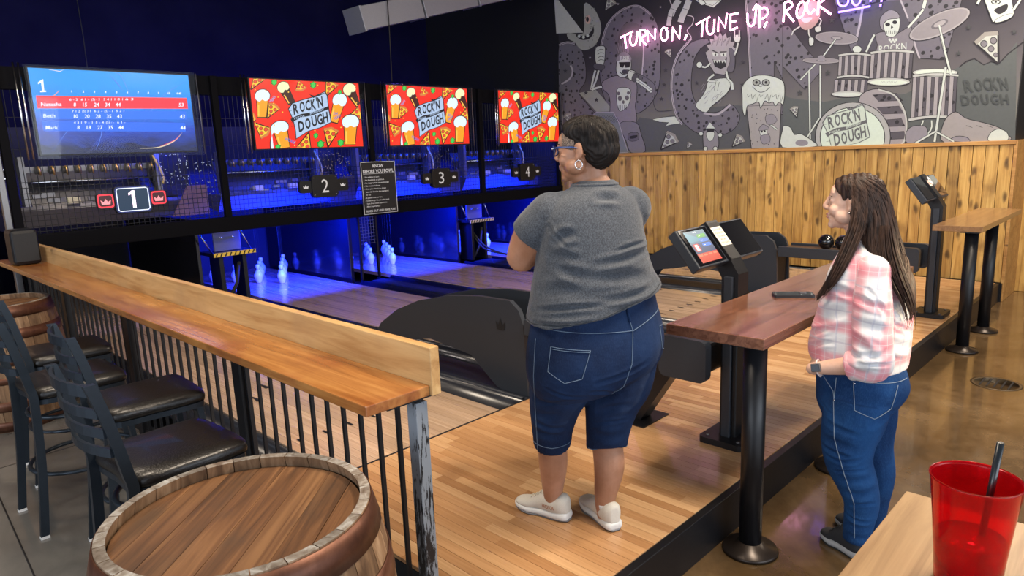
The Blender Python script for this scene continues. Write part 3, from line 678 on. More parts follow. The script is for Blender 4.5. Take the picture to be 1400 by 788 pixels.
# ================================================================== LANE NUMBERS
def crown(p, x, y, s, m):
    p.poly([(x-.5*s, y-.32*s), (x+.5*s, y-.32*s), (x+.62*s, y+.28*s), (x+.26*s, y-.02*s), (x, y+.42*s), (x-.26*s, y-.02*s), (x-.62*s, y+.28*s)], m)
NX = ((2.37, 1.535, .34, .27), (4.58, 1.535, .36, .27), (6.46, 1.535, .34, .27), (8.27, 1.535, .34, .27))
for i, (x, z, w_, h_) in enumerate(NX):
    lit = i == 0
    t = thing('lane_number', ['glowing blue framed lane number 1 with red crown plates', 'black lane number plate reading two, left of the rules sign', 'black lane number plate reading three, right of the rules sign', 'black lane number plate reading four, nearest the pine wall'][i], 'sign', (x, 7.78, z), 0, 'lane number signs')
    MB().prism(rrect(0, 0, w_, h_, .04), 'Y', -.06, .0).build('number_plate', BLK, t)
    p = Print(lambda a, b: (a, -.06, b), (0, -1, 0), .0002)
    if lit:
        p.poly(rrect(0, 0, w_-.01, h_-.01, .035), em('0C1C5C')); p.poly(rrect(0, 0, w_-.035, h_-.035, .03), em('DDE6FF', 1.2)); p.poly(rrect(0, 0, w_-.052, h_-.052, .02), em('0B2A44'))
        p.poly([(-.012, -.085), (.02, -.085), (.02, .09), (-.005, .09), (-.04, .065), (-.04, .04), (-.012, .055)], em('FFE0F4', 1.5))
    else: p.text(str(i+1), -.05, -.08, .16, plain('sign_white', (.7, .72, .75), .5), .095, 0.0, (1, 0), (0, 1))
    p.build('numeral', t)
    m = MB()
    for a in (-1, 1):
        for b in (-1, 1): m.ball((a*(w_/2-.03), -.06, b*(h_/2-.03)), .006, 6)
    m.build('screws', CHROME, t)['kind'] = 'stuff'
    for sx in (-1, 1):
        sp_ = MB().prism(rrect(sx*(w_/2+.075), 0, .17, .15, .03), 'Y', -.045, -.0).build('side_plate', BLK, t)
        p = Print(lambda a, b: (a, -.045, b), (0, -1, 0), .0002); cx = sx*(w_/2+.08)
        if lit:
            p.poly(rrect(cx, 0, .145, .135, .025), em('FF3040', 1.2)); p.poly(rrect(cx, 0, .12, .108, .02), em('3A0510')); crown(p, cx, -.01, .075, em('FF8A90', 1.2))
        else: crown(p, cx, 0, .06, plain('sign_white', (.7, .72, .75), .5))
        p.build('crown_emblem', sp_)
# rules sign
t = thing('rules_sign', 'black KNOW BEFORE YOU BOWL sign hanging below the screens', 'sign', (5.365, 7.70, 1.465))
MB().bb((-.275, -.008, -.345), (.275, .008, .345), bev=.003).build('panel', BLKM, t)
SW = plain('sign_white', (.7, .72, .75), .5)
p = Print(lambda a, b: (a, -.008, b), (0, -1, 0)); e0 = ((1, 0), (0, 1))
p.stroke([(-.265, -.335), (.265, -.335), (.265, .335), (-.265, .335)], .008, SW, closed=True)
p.text('KNOW', 0, .265, .04, SW, .17, .02, *e0, 'c'); p.text('BEFORE YOU BOWL', 0, .195, .045, SW, .48, .02, *e0, 'c'); p.stroke([(-.24, .185), (.24, .185)], .004, SW)
for k, s_ in enumerate(('- No walking on lanes', '- No food/drink on platform', '- No inappropriate names/language', '- No overhand throws', '- Once your time is up, please', '  leave the lane for the next guest', '  to use', '- 6 players max per lane', '- Children age 12 and under must', '  have direct adult supervision', '- Most importantly...')):
    p.text(s_.strip(), -.235+(.02 if s_[0] == ' ' else 0), .135-k*.038, .019, SW, None, .006, *e0)
p.text('ROCK OUT AND HAVE FUN!', 0, -.31, .028, SW, .46, .015, *e0, 'c')
p.build('lettering', t)
for x in (-.2, .2): MB().tube([(x, .0, .34), (x, .06, .42)], .003, 5).build('hanger', STEEL, t)
# hanging cables
for k, (x, y, z0) in enumerate(((5.62, 7.6, 2.82), (3.0, 10.9, 2.6))):
    tag(MB().tube([(x, y, 4.74), (x+.02, y, 3.6), (x, y, z0)], .006, 6).build('hanging_cable', RUBBER), ['thin black cable dropping from the duct to the third screen', 'thin grey cable hanging down the dark blue back wall'][k], 'cable')
# ================================================================== MURAL (flat wall painting) and NEON
def raypt(px, py, X):
    d = CR*((px-700)/FPX) - CU*((py-394)/FPX) + CF; t = X/d.x
    return (X, d.y*t, CAMZ+d.z*t)
MX = 9.195
Z6 = lambda x, y: (750+x/3.582, y/3.582)
Z7 = lambda x, y: (1070+x/3.582, y/3.582)
PM = {}
def pc(h, dots=0):
    k = 'mural_'+h+('_dots' if dots else '')
    if k in PM: return PM[k]
    n = NT(k); v = n.coords(); f = n.noise(v, 30, 4); c = hexc(h); n.set(roughness=0.7)
    o = n.mix(tuple(x*.88 for x in c), tuple(min(1, x*1.08) for x in c), f)
    if dots:
        vo = n.n('TexVoronoi'); vo.inputs['Scale'].default_value = 13; n.l(v, vo.inputs['Vector'])
        o = n.mix(o, (.015, .014, .02), n.ramp(vo.outputs['Distance'], [(0.27, (1, 1, 1)), (0.31, (0, 0, 0))]))
    n.col(o); PM[k] = n.m; return n.m
mu = thing('wall_mural', 'grey painted mural of skeleton musicians, pizza and drums above the pine planks', 'mural', (0, 0, 0))
INK = '1D1B24'; LT = 'B4BCB8'; MID = '7D7A84'; DK_ = '4A4852'; LET = '5F5C68'; RIM = '9C97A2'
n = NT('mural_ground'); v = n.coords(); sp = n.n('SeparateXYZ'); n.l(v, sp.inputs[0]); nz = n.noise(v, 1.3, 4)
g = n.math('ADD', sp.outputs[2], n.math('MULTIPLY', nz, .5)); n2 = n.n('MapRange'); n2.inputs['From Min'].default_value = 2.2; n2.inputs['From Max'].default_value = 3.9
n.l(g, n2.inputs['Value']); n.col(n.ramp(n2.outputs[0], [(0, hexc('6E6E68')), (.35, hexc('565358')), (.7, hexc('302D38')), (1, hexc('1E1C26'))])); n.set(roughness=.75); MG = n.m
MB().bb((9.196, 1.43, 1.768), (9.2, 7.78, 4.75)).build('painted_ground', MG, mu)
def mk(Z):
    f = lambda a, b: raypt(*Z(a, b), MX)
    return Print(f, (-1, 0, 0), .00003, .003)
a = mk(Z6)
SHP = []
def shape(p, pts, fill, w_=3.2, sm=4, ink=INK):
    q = [tuple(x) for x in catmull(pts, sm, True)] if sm else pts
    p.poly(q, pc(fill)); p.stroke(q, w_, pc(ink), closed=True)
def limb2(p, pts, w_, fill=LT, ink=INK):
    p.stroke(pts, w_+4, pc(ink), 3); p.stroke(pts, w_, pc(fill), 3)
# hills
a.poly([(430, 600), (445, 575), (520, 585), (600, 565), (700, 560), (760, 545), (800, 525), (860, 520), (930, 515), (960, 520), (1000, 500), (1147, 480), (1147, 718), (430, 745)], pc('4B4D52'))
# big letters
def letter(p, pts, sm=5, rim=None):
    q = [tuple(x) for x in catmull(pts, sm, True)] if sm else pts
    p.poly(q, pc(LET, 1)); p.stroke(q, 3, pc(INK), closed=True)
    if rim: p.stroke(rim, 9, pc(RIM), 5); p.stroke(rim, 2, pc(INK), 5)
letter(a, [(52, 222), (90, 208), (130, 212), (165, 250), (183, 330), (180, 400), (150, 455), (190, 510), (240, 580), (180, 600), (110, 590), (68, 650), (52, 640), (50, 400)], 4, [(52, 222), (90, 208), (130, 214)])
a.poly([(56, 305), (85, 310), (112, 335), (112, 375), (90, 405), (62, 412)], pc('55535A'), 4); a.stroke([(108, 320), (118, 350), (105, 385), (64, 413)], 8, pc(RIM), 5)
letter(a, [(250, 290), (262, 200), (300, 100), (350, 50), (410, 28), (460, 32), (510, 75), (540, 150), (550, 280), (545, 400), (520, 480), (460, 545), (390, 560), (310, 540), (270, 470), (252, 380)], 4, [(256, 230), (290, 120), (350, 55), (410, 30), (455, 35), (500, 70)])
a.poly([(395, 110), (450, 130), (467, 220), (462, 330), (450, 430), (400, 480), (350, 460), (335, 380), (335, 250), (350, 150)], pc('55545A'), 5); a.stroke([(462, 165), (466, 250), (458, 370)], 6, pc(RIM), 5)
a.poly([(232, 440), (300, 520), (320, 545), (235, 548), (150, 455)], pc('868A84'))
letter(a, [(850, 195), (760, 190), (690, 215), (640, 280), (610, 360), (605, 460), (625, 550), (680, 620), (750, 660), (830, 665), (900, 640), (935, 590), (930, 550), (890, 510), (840, 545), (780, 550), (735, 520), (705, 460), (700, 380), (715, 290), (750, 235), (800, 205)], 4, [(700, 190), (640, 260), (608, 350), (604, 460), (625, 560), (655, 610)])
a.stroke([(760, 555), (820, 562), (860, 540), (892, 512)], 10, pc(RIM), 5)
letter(a, [(965, -10), (1010, -10), (1147, -10), (1147, 390), (1105, 300), (1105, 440), (1147, 520), (1147, 560), (1000, 560), (985, 400)], 0, [(966, -5), (978, 150), (986, 300), (990, 400)])
# corner star, cookie
shape(a, [(28, 0), (50, 0), (172, 160), (38, 165)], 'A9ACAA', 2, 0); a.poly([(50, 0), (174, 0), (174, 158)], pc('17181C'))
a.poly([(174, 22), (210, 30), (240, 70), (258, 130), (250, 180), (225, 225), (180, 246), (150, 235), (130, 208), (98, 190), (96, 160), (172, 162)], pc('8F9290'), 3)
a.ell(194, 95, 14, 22, pc('B99A90')); a.ell(191, 95, 7, 13, pc(INK)); a.poly([(135, 168), (160, 175), (190, 172), (212, 148), (220, 128), (222, 160), (200, 190), (165, 196), (140, 182)], pc(INK), 3)
for x, y in ((150, 178), (172, 182), (192, 175)): a.ell(x, y, 7, 8, pc(LT), n=8)
for k in range(26):
    x, y = rnd.uniform(178, 250), rnd.uniform(40, 235); a.ell(x, y, 3, 3, pc('6B6E6E'), n=6, adv=False)
# fist, forearm, skeleton singer
shape(a, [(232, 235), (250, 225), (275, 228), (278, 260), (272, 310), (255, 325), (235, 315), (228, 280)], LT)
for y in (245, 262, 280, 296): a.stroke([(240, y+6), (255, y-4), (272, y)], 2.5, pc(INK), 3)
shape(a, [(226, 312), (275, 322), (262, 345), (224, 335)], DK_, 2)
for d_ in (-10, 6): limb2(a, [(240+d_, 345), (228+d_, 390), (212+d_*.3, 440)], 9)
limb2(a, [(212, 440), (240, 430), (265, 425)], 10)
shape(a, [(262, 405), (300, 380), (345, 370), (385, 385), (430, 400), (432, 480), (425, 520), (430, 600), (360, 610), (305, 595), (302, 500), (292, 460), (270, 440)], '77717C', 3, 3)
shape(a, [(335, 440), (365, 428), (402, 440), (400, 490), (385, 525), (350, 545), (335, 500)], LT, 2.5, 3)
for x, y, rx, ry in ((350, 482, 10, 13), (385, 480, 10, 12), (367, 500, 6, 9), (343, 458, 8, 9), (392, 455, 8, 8)): a.ell(x, y, rx, ry, pc('5A5660'))
for k in range(5): a.stroke([(345+k*9, 515), (345+k*9, 540)], 2, pc(INK))
shape(a, [(335, 300), (345, 270), (375, 255), (400, 275), (405, 310), (402, 345), (380, 375), (350, 378), (332, 350)], LT, 3, 4)
a.poly([(333, 300), (345, 268), (375, 254), (402, 276), (404, 296), (370, 290)], pc(MID), 3); a.text('RNR', 352, 294, 20, pc(LT), 46, .03, (1, -.05), (0, -1))
a.poly([(345, 305), (402, 303), (398, 330), (378, 332), (374, 316), (366, 332), (350, 328)], pc(INK))
for k in range(9): a.stroke([(345+k*6, 262), (335+k*7, 225-(k % 3)*14)], 5, pc(MID), taper=True)
a.stroke([(352, 355), (364, 364), (380, 366)], 4, pc(INK), 3); a.ell(384, 352, 22, 11, pc(DK_)); a.ell(372, 352, 13, 11, pc('3A3842'))
shape(a, [(395, 345), (425, 350), (428, 375), (405, 395), (388, 375)], LT); shape(a, [(420, 360), (440, 372), (425, 402), (408, 390)], DK_, 2)
for d_ in (0, 12): limb2(a, [(432, 385+d_), (470, 412+d_), (505, 440+d_)], 8)
a.stroke([(400, 350), (450, 365), (500, 395), (525, 430), (515, 500), (530, 540), (560, 545), (610, 540)], 3.5, pc('3A3842'), 5)
shape(a, [(348, 605), (430, 600), (455, 660), (475, 742), (405, 748), (380, 690)], '6C6974', 3, 3)
shape(a, [(392, 655), (438, 650), (440, 685), (398, 690)], '57545F', 2, 3); a.poly([(398, 668), (435, 662), (430, 675), (404, 680)], pc(INK), 2)
shape(a, [(222, 562), (235, 550), (318, 550), (345, 600), (372, 690), (390, 746), (330, 750), (240, 690)], '6A6F78', 3.5, 0, RIM)
for k in range(12): a.stroke([(240+k*8, 565), (262+k*8, 600)], 1.5, pc(INK), adv=False)
def slice_(p, x, y, s, rot): pizza(p, x, y, s, rot, INK, 'A5AAA6', '85827F', '6B6870', pc)
slice_(a, 100, 580, 44, -.5); slice_(a, 590, 690, 74, .75); slice_(a, 928, 690, 52, .75); slice_(a, 590, 260, 32, -.4); slice_(a, 688, 712, 26, .5); slice_(a, 300, 20, 52, .6)
# meteor
shape(a, [(510, 585), (560, 575), (620, 570), (645, 605), (600, 612), (575, 618), (590, 600), (545, 598)], LT, 2, 0)
# astronaut legs and pizza box
for pts, ww in (([(640, 0), (615, 40), (600, 75)], 30), ([(600, 60), (592, 100), (590, 125)], 22), ([(690, 0), (675, 40), (655, 85), (648, 110)], 30)): limb2(a, pts, ww, '9A9DA0')
for q in ((598, 40, 628, 52), (585, 78, 608, 84), (655, 40, 690, 50)): a.stroke([(q[0], q[1]), (q[2], q[3])], 2, pc(INK))
shape(a, [(720, 0), (850, 0), (810, 38), (740, 15)], LT, 3, 0); a.stroke([(735, 5), (805, 28), (838, 2)], 2, pc(INK)); shape(a, [(735, -4), (755, 0), (770, 18), (750, 26), (738, 12)], LT)
a.stroke([(680, 75), (710, 85), (705, 120), (680, 150), (700, 190), (655, 245), (650, 260)], 4, pc(RIM), 5); a.stroke([(595, 0), (605, 25), (620, 40)], 5, pc(RIM), 4)
# meteor tail and flame monster
shape(a, [(790, 395), (890, 385), (885, 440), (850, 480), (800, 520), (770, 552), (720, 520), (755, 470), (775, 430)], LT, 2.5, 3)
for k in range(22):
    x = 790+rnd.uniform(-30, 70); y = 410+rnd.uniform(0, 90); a.stroke([(x, y), (x-14, y+18)], 2, pc(MID), adv=False)
q = []
for k in range(18):
    an = PI*(1.0+k/17); r_ = 1.0 if k % 2 else 1.28; q.append((848+62*math.cos(an)*r_, 258+80*math.sin(an)*r_))
shape(a, q+[(908, 300), (900, 340), (860, 368), (815, 360), (790, 320)], '8D8A90', 3, 0)
for k in range(16): a.stroke([(800+k*6, 225-(k % 4)*8), (806+k*6, 200-(k % 3)*10)], 2.5, pc(INK), taper=True, adv=False)
shape(a, [(805, 290), (830, 305), (845, 296), (860, 305), (874, 280), (870, 325), (845, 338), (815, 325)], INK, 2, 0)
for k in range(5): a.poly([(808+k*13, 294+k % 2*3), (820+k*13, 296), (814+k*13, 310)], pc(LT), adv=False)
for x, s_ in ((818, 1), (858, -1)):
    a.poly([(x-16, 260-4*s_), (x+16, 260+4*s_), (x+10, 276), (x-10, 276)], pc(LT)); a.ell(x, 268, 4, 6, pc(INK)); a.stroke([(x-18, 250-5*s_), (x+16, 258+4*s_)], 5, pc(INK))
limb2(a, [(795, 310), (770, 330), (745, 322)], 8); a.ell(740, 318, 16, 17, pc(INK)); a.ell(740, 318, 13, 14, pc(LT))
limb2(a, [(895, 300), (920, 250), (930, 205)], 8); shape(a, [(908, 175), (940, 172), (938, 205), (914, 206)], LT, 3, 3)
for x in (912, 936): limb2(a, [(x, 180), (x, 148)], 6)
limb2(a, [(812, 365), (782, 395), (830, 400)], 9); limb2(a, [(872, 350), (880, 385), (900, 405)], 9); limb2(a, [(830, 400), (820, 445)], 14); limb2(a, [(898, 405), (903, 440)], 14)
shape(a, [(885, 240), (905, 245), (915, 300), (905, 350), (875, 345), (890, 300)], '55525E', 2)
# little wizard figure
shape(a, [(765, 640), (820, 640), (835, 690), (825, 735), (770, 738), (758, 690)], '7A7880', 3, 3); shape(a, [(770, 630), (792, 598), (818, 630)], LT, 3, 0)
a.poly([(775, 632), (812, 630), (812, 645), (780, 650)], pc(INK)); shape(a, [(775, 650), (812, 648), (808, 680), (792, 692), (778, 676)], LT, 2, 3)
for x, y in ((748, 655), (842, 662), (770, 728), (818, 728)): a.ell(x, y, 12, 12, pc(INK)); a.ell(x, y, 9, 9, pc(LT))
# foaming beer glass with a face
shape(a, [(968, 490), (1142, 485), (1130, 724), (995, 728)], '8D8A8C', 3.5, 0)
a.stroke([(973, 520), (1139, 515)], 2, pc(INK))
for k in range(30): a.ell(rnd.uniform(990, 1125), rnd.uniform(530, 715), 2.5, 2.5, pc(INK), n=6, adv=False)
shape(a, [(950, 470), (948, 430), (975, 390), (1010, 372), (1060, 368), (1110, 378), (1150, 400), (1158, 450), (1150, 510), (1130, 500), (1112, 520), (1100, 500), (1080, 505), (1060, 495), (1040, 530), (1030, 500), (1000, 510), (975, 520), (965, 570), (952, 540)], LT, 3.5, 4)
for x in (1020, 1066): a.ell(x, 405, 20, 17, pc(INK)); a.ell(x, 405, 16, 13, pc('8A8F8C')); a.ell(x, 404, 6, 7, pc(INK))
a.ell(1040, 418, 9, 8, pc(INK)); a.ell(1040, 418, 7, 6, pc(LT)); a.stroke([(1000, 425), (1030, 450), (1060, 448), (1085, 428)], 3, pc(INK), 5)
for k in range(9): a.stroke([(975+k*20, 460), (980+k*20, 475+(k % 3)*12), (990+k*20, 465)], 2, pc(INK), 3, adv=False)
shape(a, [(1035, 640), (1048, 622), (1068, 630), (1070, 660), (1045, 668)], LT, 2); a.ell(1046, 645, 5, 5, pc(INK)); a.ell(1060, 643, 5, 5, pc(INK))
shape(a, [(1030, 640), (1050, 610), (1080, 625), (1072, 635)], MID, 2); shape(a, [(1040, 668), (1080, 660), (1085, 695), (1050, 705)], MID, 2); limb2(a, [(1075, 600), (1120, 635)], 7); shape(a, [(1065, 570), (1100, 560), (1120, 590), (1090, 612), (1068, 600)], MID, 2)
def star(p, x, y, s, c_='33313B'): p.poly([(x+s*(1 if k % 2 == 0 else .42)*math.sin(PI*k/5), y-s*(1 if k % 2 == 0 else .42)*math.cos(PI*k/5)) for k in range(10)], pc(c_), adv=False)
for x, y in ((575, 343), (555, 485), (568, 415), (728, 408), (953, 305), (950, 415), (236, 490), (185, 455), (84, 348)): star(a, x, y, 12)
for x, y in ((205, 282), (342, 20), (180, 105), (550, 35)): star(a, x, y, 7, '8A8890')
a.build('painting_of_singer_and_letters', mu)
# right half
b = mk(Z7)
b.poly([(0, 465), (40, 480), (110, 490), (200, 500), (300, 480), (600, 460), (860, 330), (935, 290), (985, 318), (1020, 305), (1060, 315), (1100, 270), (1147, 205), (1140, 690), (0, 716)], pc('4D5254'))
b.stroke([(865, 330), (900, 300), (940, 288), (985, 318), (1020, 303), (1060, 312), (1100, 268), (1180, 205)], 6, pc(INK))
letter(b, [(1, 130), (30, 125), (105, 225), (185, 320), (180, 360), (110, 440), (1, 325)], 0)
letter(b, [(250, -10), (610, -10), (880, -10), (815, 230), (790, 292), (670, 285), (640, 190), (560, 60), (500, -5), (395, 30), (370, 200), (350, 255), (335, 250)], 0)
b.poly([(395, 30), (500, 5), (575, 0), (620, 110), (640, 240), (350, 252), (372, 180)], pc('45434F'))
b.stroke([(395, 20), (378, 120), (362, 190)], 11, pc(RIM)); b.stroke([(578, 0), (615, 90)], 8, pc(RIM)); b.stroke([(640, 190), (655, 240), (672, 288)], 9, pc(RIM), 4)
b.stroke([(800, 285), (815, 230), (880, 0)], 3, pc(INK))
# orange face with legs
shape(b, [(75, 60), (110, 10), (160, 0), (185, 40), (180, 95), (150, 135), (110, 148), (80, 120)], 'A08A86', 3, 4); b.poly([(92, 92), (145, 85), (130, 108), (108, 112)], pc(LT), 3)
limb2(b, [(85, 130), (55, 150), (45, 172)], 6); limb2(b, [(128, 145), (130, 170), (142, 190)], 6); shape(b, [(130, 185), (152, 188), (150, 220), (132, 222)], LT); limb2(b, [(175, 85), (190, 100), (180, 125)], 6); shape(b, [(158, 135), (185, 128), (188, 152), (165, 158)], LT)
# cymbals
def cymbal(x, y, rx, ry, rot=0):
    b.ell(x, y, rx+3, ry+3, pc(INK), rot, 36); b.ell(x, y, rx, ry, pc('8E8B90'), rot, 36); b.ell(x, y-1, rx*.93, ry*.86, pc('7E7A80'), rot, 36); b.ell(x, y, rx*.28, ry*.34, pc('5D5A62'), rot, 24); b.ell(x, y-1, rx*.2, ry*.22, pc('8E8B90'), rot, 24)
limb2(b, [(87, 392), (160, 315)], 6); limb2(b, [(185, 320), (185, 580)], 7); limb2(b, [(130, 350), (136, 715)], 7); limb2(b, [(92, 718), (180, 580)], 7)
cymbal(265, 187, 105, 31, .06); limb2(b, [(262, 190), (200, 275)], 6); cymbal(190, 297, 92, 14, .02); b.ell(190, 285, 18, 14, pc(MID))
# skeleton drummer
shape(b, [(455, 170), (500, 155), (560, 165), (620, 130), (635, 150), (630, 250), (470, 260), (465, 220)], '706C76', 3, 3)
limb2(b, [(450, 170), (430, 210), (410, 255)], 9); b.ell(365, 242, 24, 20, pc(INK)); b.ell(365, 242, 21, 17, pc(LT)); limb2(b, [(615, 135), (660, 85), (690, 45)], 10); limb2(b, [(690, 40), (700, 0)], 16)
shape(b, [(482, 120), (490, 90), (530, 70), (570, 85), (575, 120), (565, 160), (540, 182), (510, 175), (500, 150)], LT, 3, 4)
shape(b, [(478, 130), (480, 85), (520, 50), (560, 58), (572, 88), (520, 95), (495, 120), (495, 150)], MID, 3, 3)
for x in (515, 550): b.ell(x, 120-(x-515)*.3, 12, 9, pc(INK))
b.poly([(533, 122), (543, 135), (530, 140)], pc(INK))
for k in range(6): b.stroke([(510+k*9, 150), (512+k*9, 166)], 2.5, pc(INK))
b.text('ROCKN', 472, 258, 34, pc(LT), 135, .01, (1, -.12), (0, -1))
for k in range(5): b.ell(525+k*8, 195+(k % 2)*10, 6, 7, pc(LT), n=8)
# drums
def drum(x0, x1, y0, y1, ry, nst, sk=0):
    w_ = x1-x0; top = [(x0+w_*k/10, y0-ry*math.sin(PI*k/10)*-.0) for k in range(11)]
    body = [(x0, y0), (x1, y0), (x1+sk, y1), (x0+sk, y1)]; b.poly(body, pc('8F8B90'))
    for k in range(nst):
        u0 = (k+.5)/nst; u1 = (k+.95)/nst
        b.poly([(x0+w_*u0, y0), (x0+w_*u1, y0), (x0+w_*u1+sk, y1), (x0+w_*u0+sk, y1)], pc('4A4750', 1)); b.stroke([(x0+w_*u0, y0), (x0+w_*u0+sk, y1)], 2, pc(INK), adv=False); b.stroke([(x0+w_*u1, y0), (x0+w_*u1+sk, y1)], 2, pc(INK), adv=False)
    b.stroke(body, 3, pc(INK), closed=True)
def rimband(x0, x1, y, h_, tilt=0):
    pts = [(x0, y+h_*.5), (x0+(x1-x0)*.25, y-2+tilt*.25), ((x0+x1)/2, y-5+tilt*.5), (x0+(x1-x0)*.75, y-2+tilt*.75), (x1, y+h_*.5+tilt)]
    b.stroke(pts, h_+5, pc(INK), 4); b.stroke(pts, h_, pc('A6A9A8'), 4)
drum(278, 430, 270, 372, 8, 5, -6); rimband(275, 435, 268, 9); rimband(268, 425, 376, 9)
drum(258, 420, 390, 455, 8, 5, -6); b.ell(320, 462, 84, 17, pc(INK)); b.ell(320, 461, 80, 14, pc('A6A9A8')); b.ell(320, 463, 66, 9, pc(LT))
drum(435, 642, 255, 385, 8, 6, -10); rimband(432, 645, 255, 11, -4); b.ell(520, 402, 108, 22, pc(INK)); b.ell(520, 401, 104, 19, pc('A6A9A8')); b.ell(520, 404, 92, 13, pc('BCC8BE'))
for k in range(10): b.stroke([(480+k*8, 408), (486+k*8, 398)], 1.5, pc(MID), adv=False)
# kick drum shell, head
q = [(390, 460), (460, 435), (530, 455), (585, 520), (608, 600), (600, 690), (575, 712), (350, 716), (370, 520)]
shape(b, q, '8A868C', 4, 4)
for k in range(4):
    y0 = 465+k*62; b.poly([(440+k*22, y0), (560+k*12, y0-8), (590+k*5, y0+28), (470+k*20, y0+32)], pc('4A4750', 1)); b.stroke([(440+k*22, y0), (560+k*12, y0-8)], 2, pc(INK)); b.stroke([(470+k*20, y0+32), (590+k*5, y0+28)], 2, pc(INK))
b.stroke([(470, 437), (545, 465), (590, 530), (608, 600), (600, 680), (580, 712)], 9, pc('A6A9A8'), 4); b.stroke([(465, 432), (548, 460), (596, 528), (613, 600), (606, 680), (588, 712)], 3, pc(INK), 4)
def arc(cx, cy, r_, yb, n=40): return [(cx+r_*math.cos(t), min(yb, cy+r_*math.sin(t)*.92)) for t in [2*PI*k/n for k in range(n)]]
b.poly(arc(345, 670, 186, 716), pc(INK)); b.poly(arc(345, 670, 182, 716), pc('97999A')); b.poly(arc(343, 672, 160, 716), pc(INK)); b.poly(arc(343, 672, 156, 716), pc('B9C8BE'))
class T2(Map2): pass
sc2 = 1.23
def lm(x, y): return (200+(x-296)*sc2*.96, min(714, 560+(y-225)*sc2*.93))
LM = T2(lm, sc2*.95, lambda x, y: (x, y)); 
logo(b, LM, pc('B0BDB4'), pc('55575C'))
# floor tom
limb2(b, [(690, 590), (670, 640), (640, 695)], 7); limb2(b, [(730, 590), (725, 640), (660, 700)], 7); limb2(b, [(820, 590), (825, 640), (860, 695)], 7)
drum(640, 858, 368, 580, 8, 6, -12); b.ell(748, 357, 114, 22, pc(INK)); b.ell(748, 356, 110, 19, pc('A6A9A8')); b.ell(748, 355, 98, 14, pc('BCC8BE')); rimband(638, 862, 370, 9, -4); rimband(618, 848, 582, 12, -10)
shape(b, [(845, 548), (900, 580), (980, 600), (1060, 625), (1105, 660), (1095, 690), (800, 704), (790, 600)], '8A8688', 3.5, 4); shape(b, [(1010, 690), (1020, 650), (1060, 632), (1100, 650), (1100, 688)], LT, 3, 4)
for x in (900, 950, 1000): b.stroke([(x, 615), (x+30, 625)], 2, pc(INK))
shape(b, [(605, 650), (640, 618), (700, 620), (710, 660), (680, 690), (610, 700)], MID, 3, 4); shape(b, [(820, 690), (850, 668), (900, 672), (915, 695)], MID, 3, 3)
limb2(b, [(745, 695), (765, 560), (800, 330)], 11); limb2(b, [(765, 130), (790, 230), (825, 365)], 10); limb2(b, [(748, 645), (650, 702)], 8); limb2(b, [(752, 645), (840, 694)], 8)
cymbal(770, 118, 160, 52, -.42); b.stroke([(768, 122), (790, 230)], 10, pc('A6A9A8'))
limb2(b, [(768, 125), (795, 240)], 8)
# hand bottom left
shape(b, [(0, 640), (10, 615), (40, 625), (60, 660), (90, 655), (160, 700), (160, 718), (0, 722)], LT, 3, 3); b.ell(95, 700, 32, 16, pc(MID))
slice_(b, 62, 545, 42, -.3)
slice_(b, 1018, 225, 122, -.42)
shape(b, [(985, -10), (1120, -20), (1135, 70), (1030, 110)], LT, 4, 0); b.ell(1085, 90, 52, 15, pc(INK), -.38); b.ell(1085, 89, 49, 12, pc(LT), -.38); b.ell(1045, 10, 24, 12, pc(INK)); b.ell(1045, 10, 18, 8, pc(LT)); b.ell(1045, 9, 6, 6, pc(INK)); b.poly([(1040, 45), (1100, 20), (1098, 50), (1065, 70), (1045, 62)], pc(INK), 3)
limb2(b, [(1130, 50), (1165, 0)], 11); limb2(b, [(955, 20), (970, -10)], 12)
for x, y in ((913, 133), (1135, 155), (863, 262), (223, 358), (86, 455), (243, 100), (318, 98)): star(b, x, y, 16, '3A3C40')
for ch, x, y, w_ in (('R', 895, 450, 42), ('O', 945, 445, 38), ('C', 988, 440, 34), ('K', 1025, 440, 34), ('N', 1070, 440, 38)): b.text(ch, x, y, 60, pc('3B4042'), w_, .03, (1, -.05), (-.2, -1))
b.text("'", 1062, 440, 60, pc('3B4042'), 6, .02, (1, -.05), (-.2, -1))
for ch, x, y, w_ in (('D', 880, 515, 42), ('O', 930, 512, 38), ('U', 978, 510, 36), ('G', 1025, 510, 38), ('H', 1072, 510, 40)): b.text(ch, x, y, 50, pc('3B4042'), w_, .03, (1, -.03), (-.2, -1))
b.build('painting_of_drum_kit', mu)
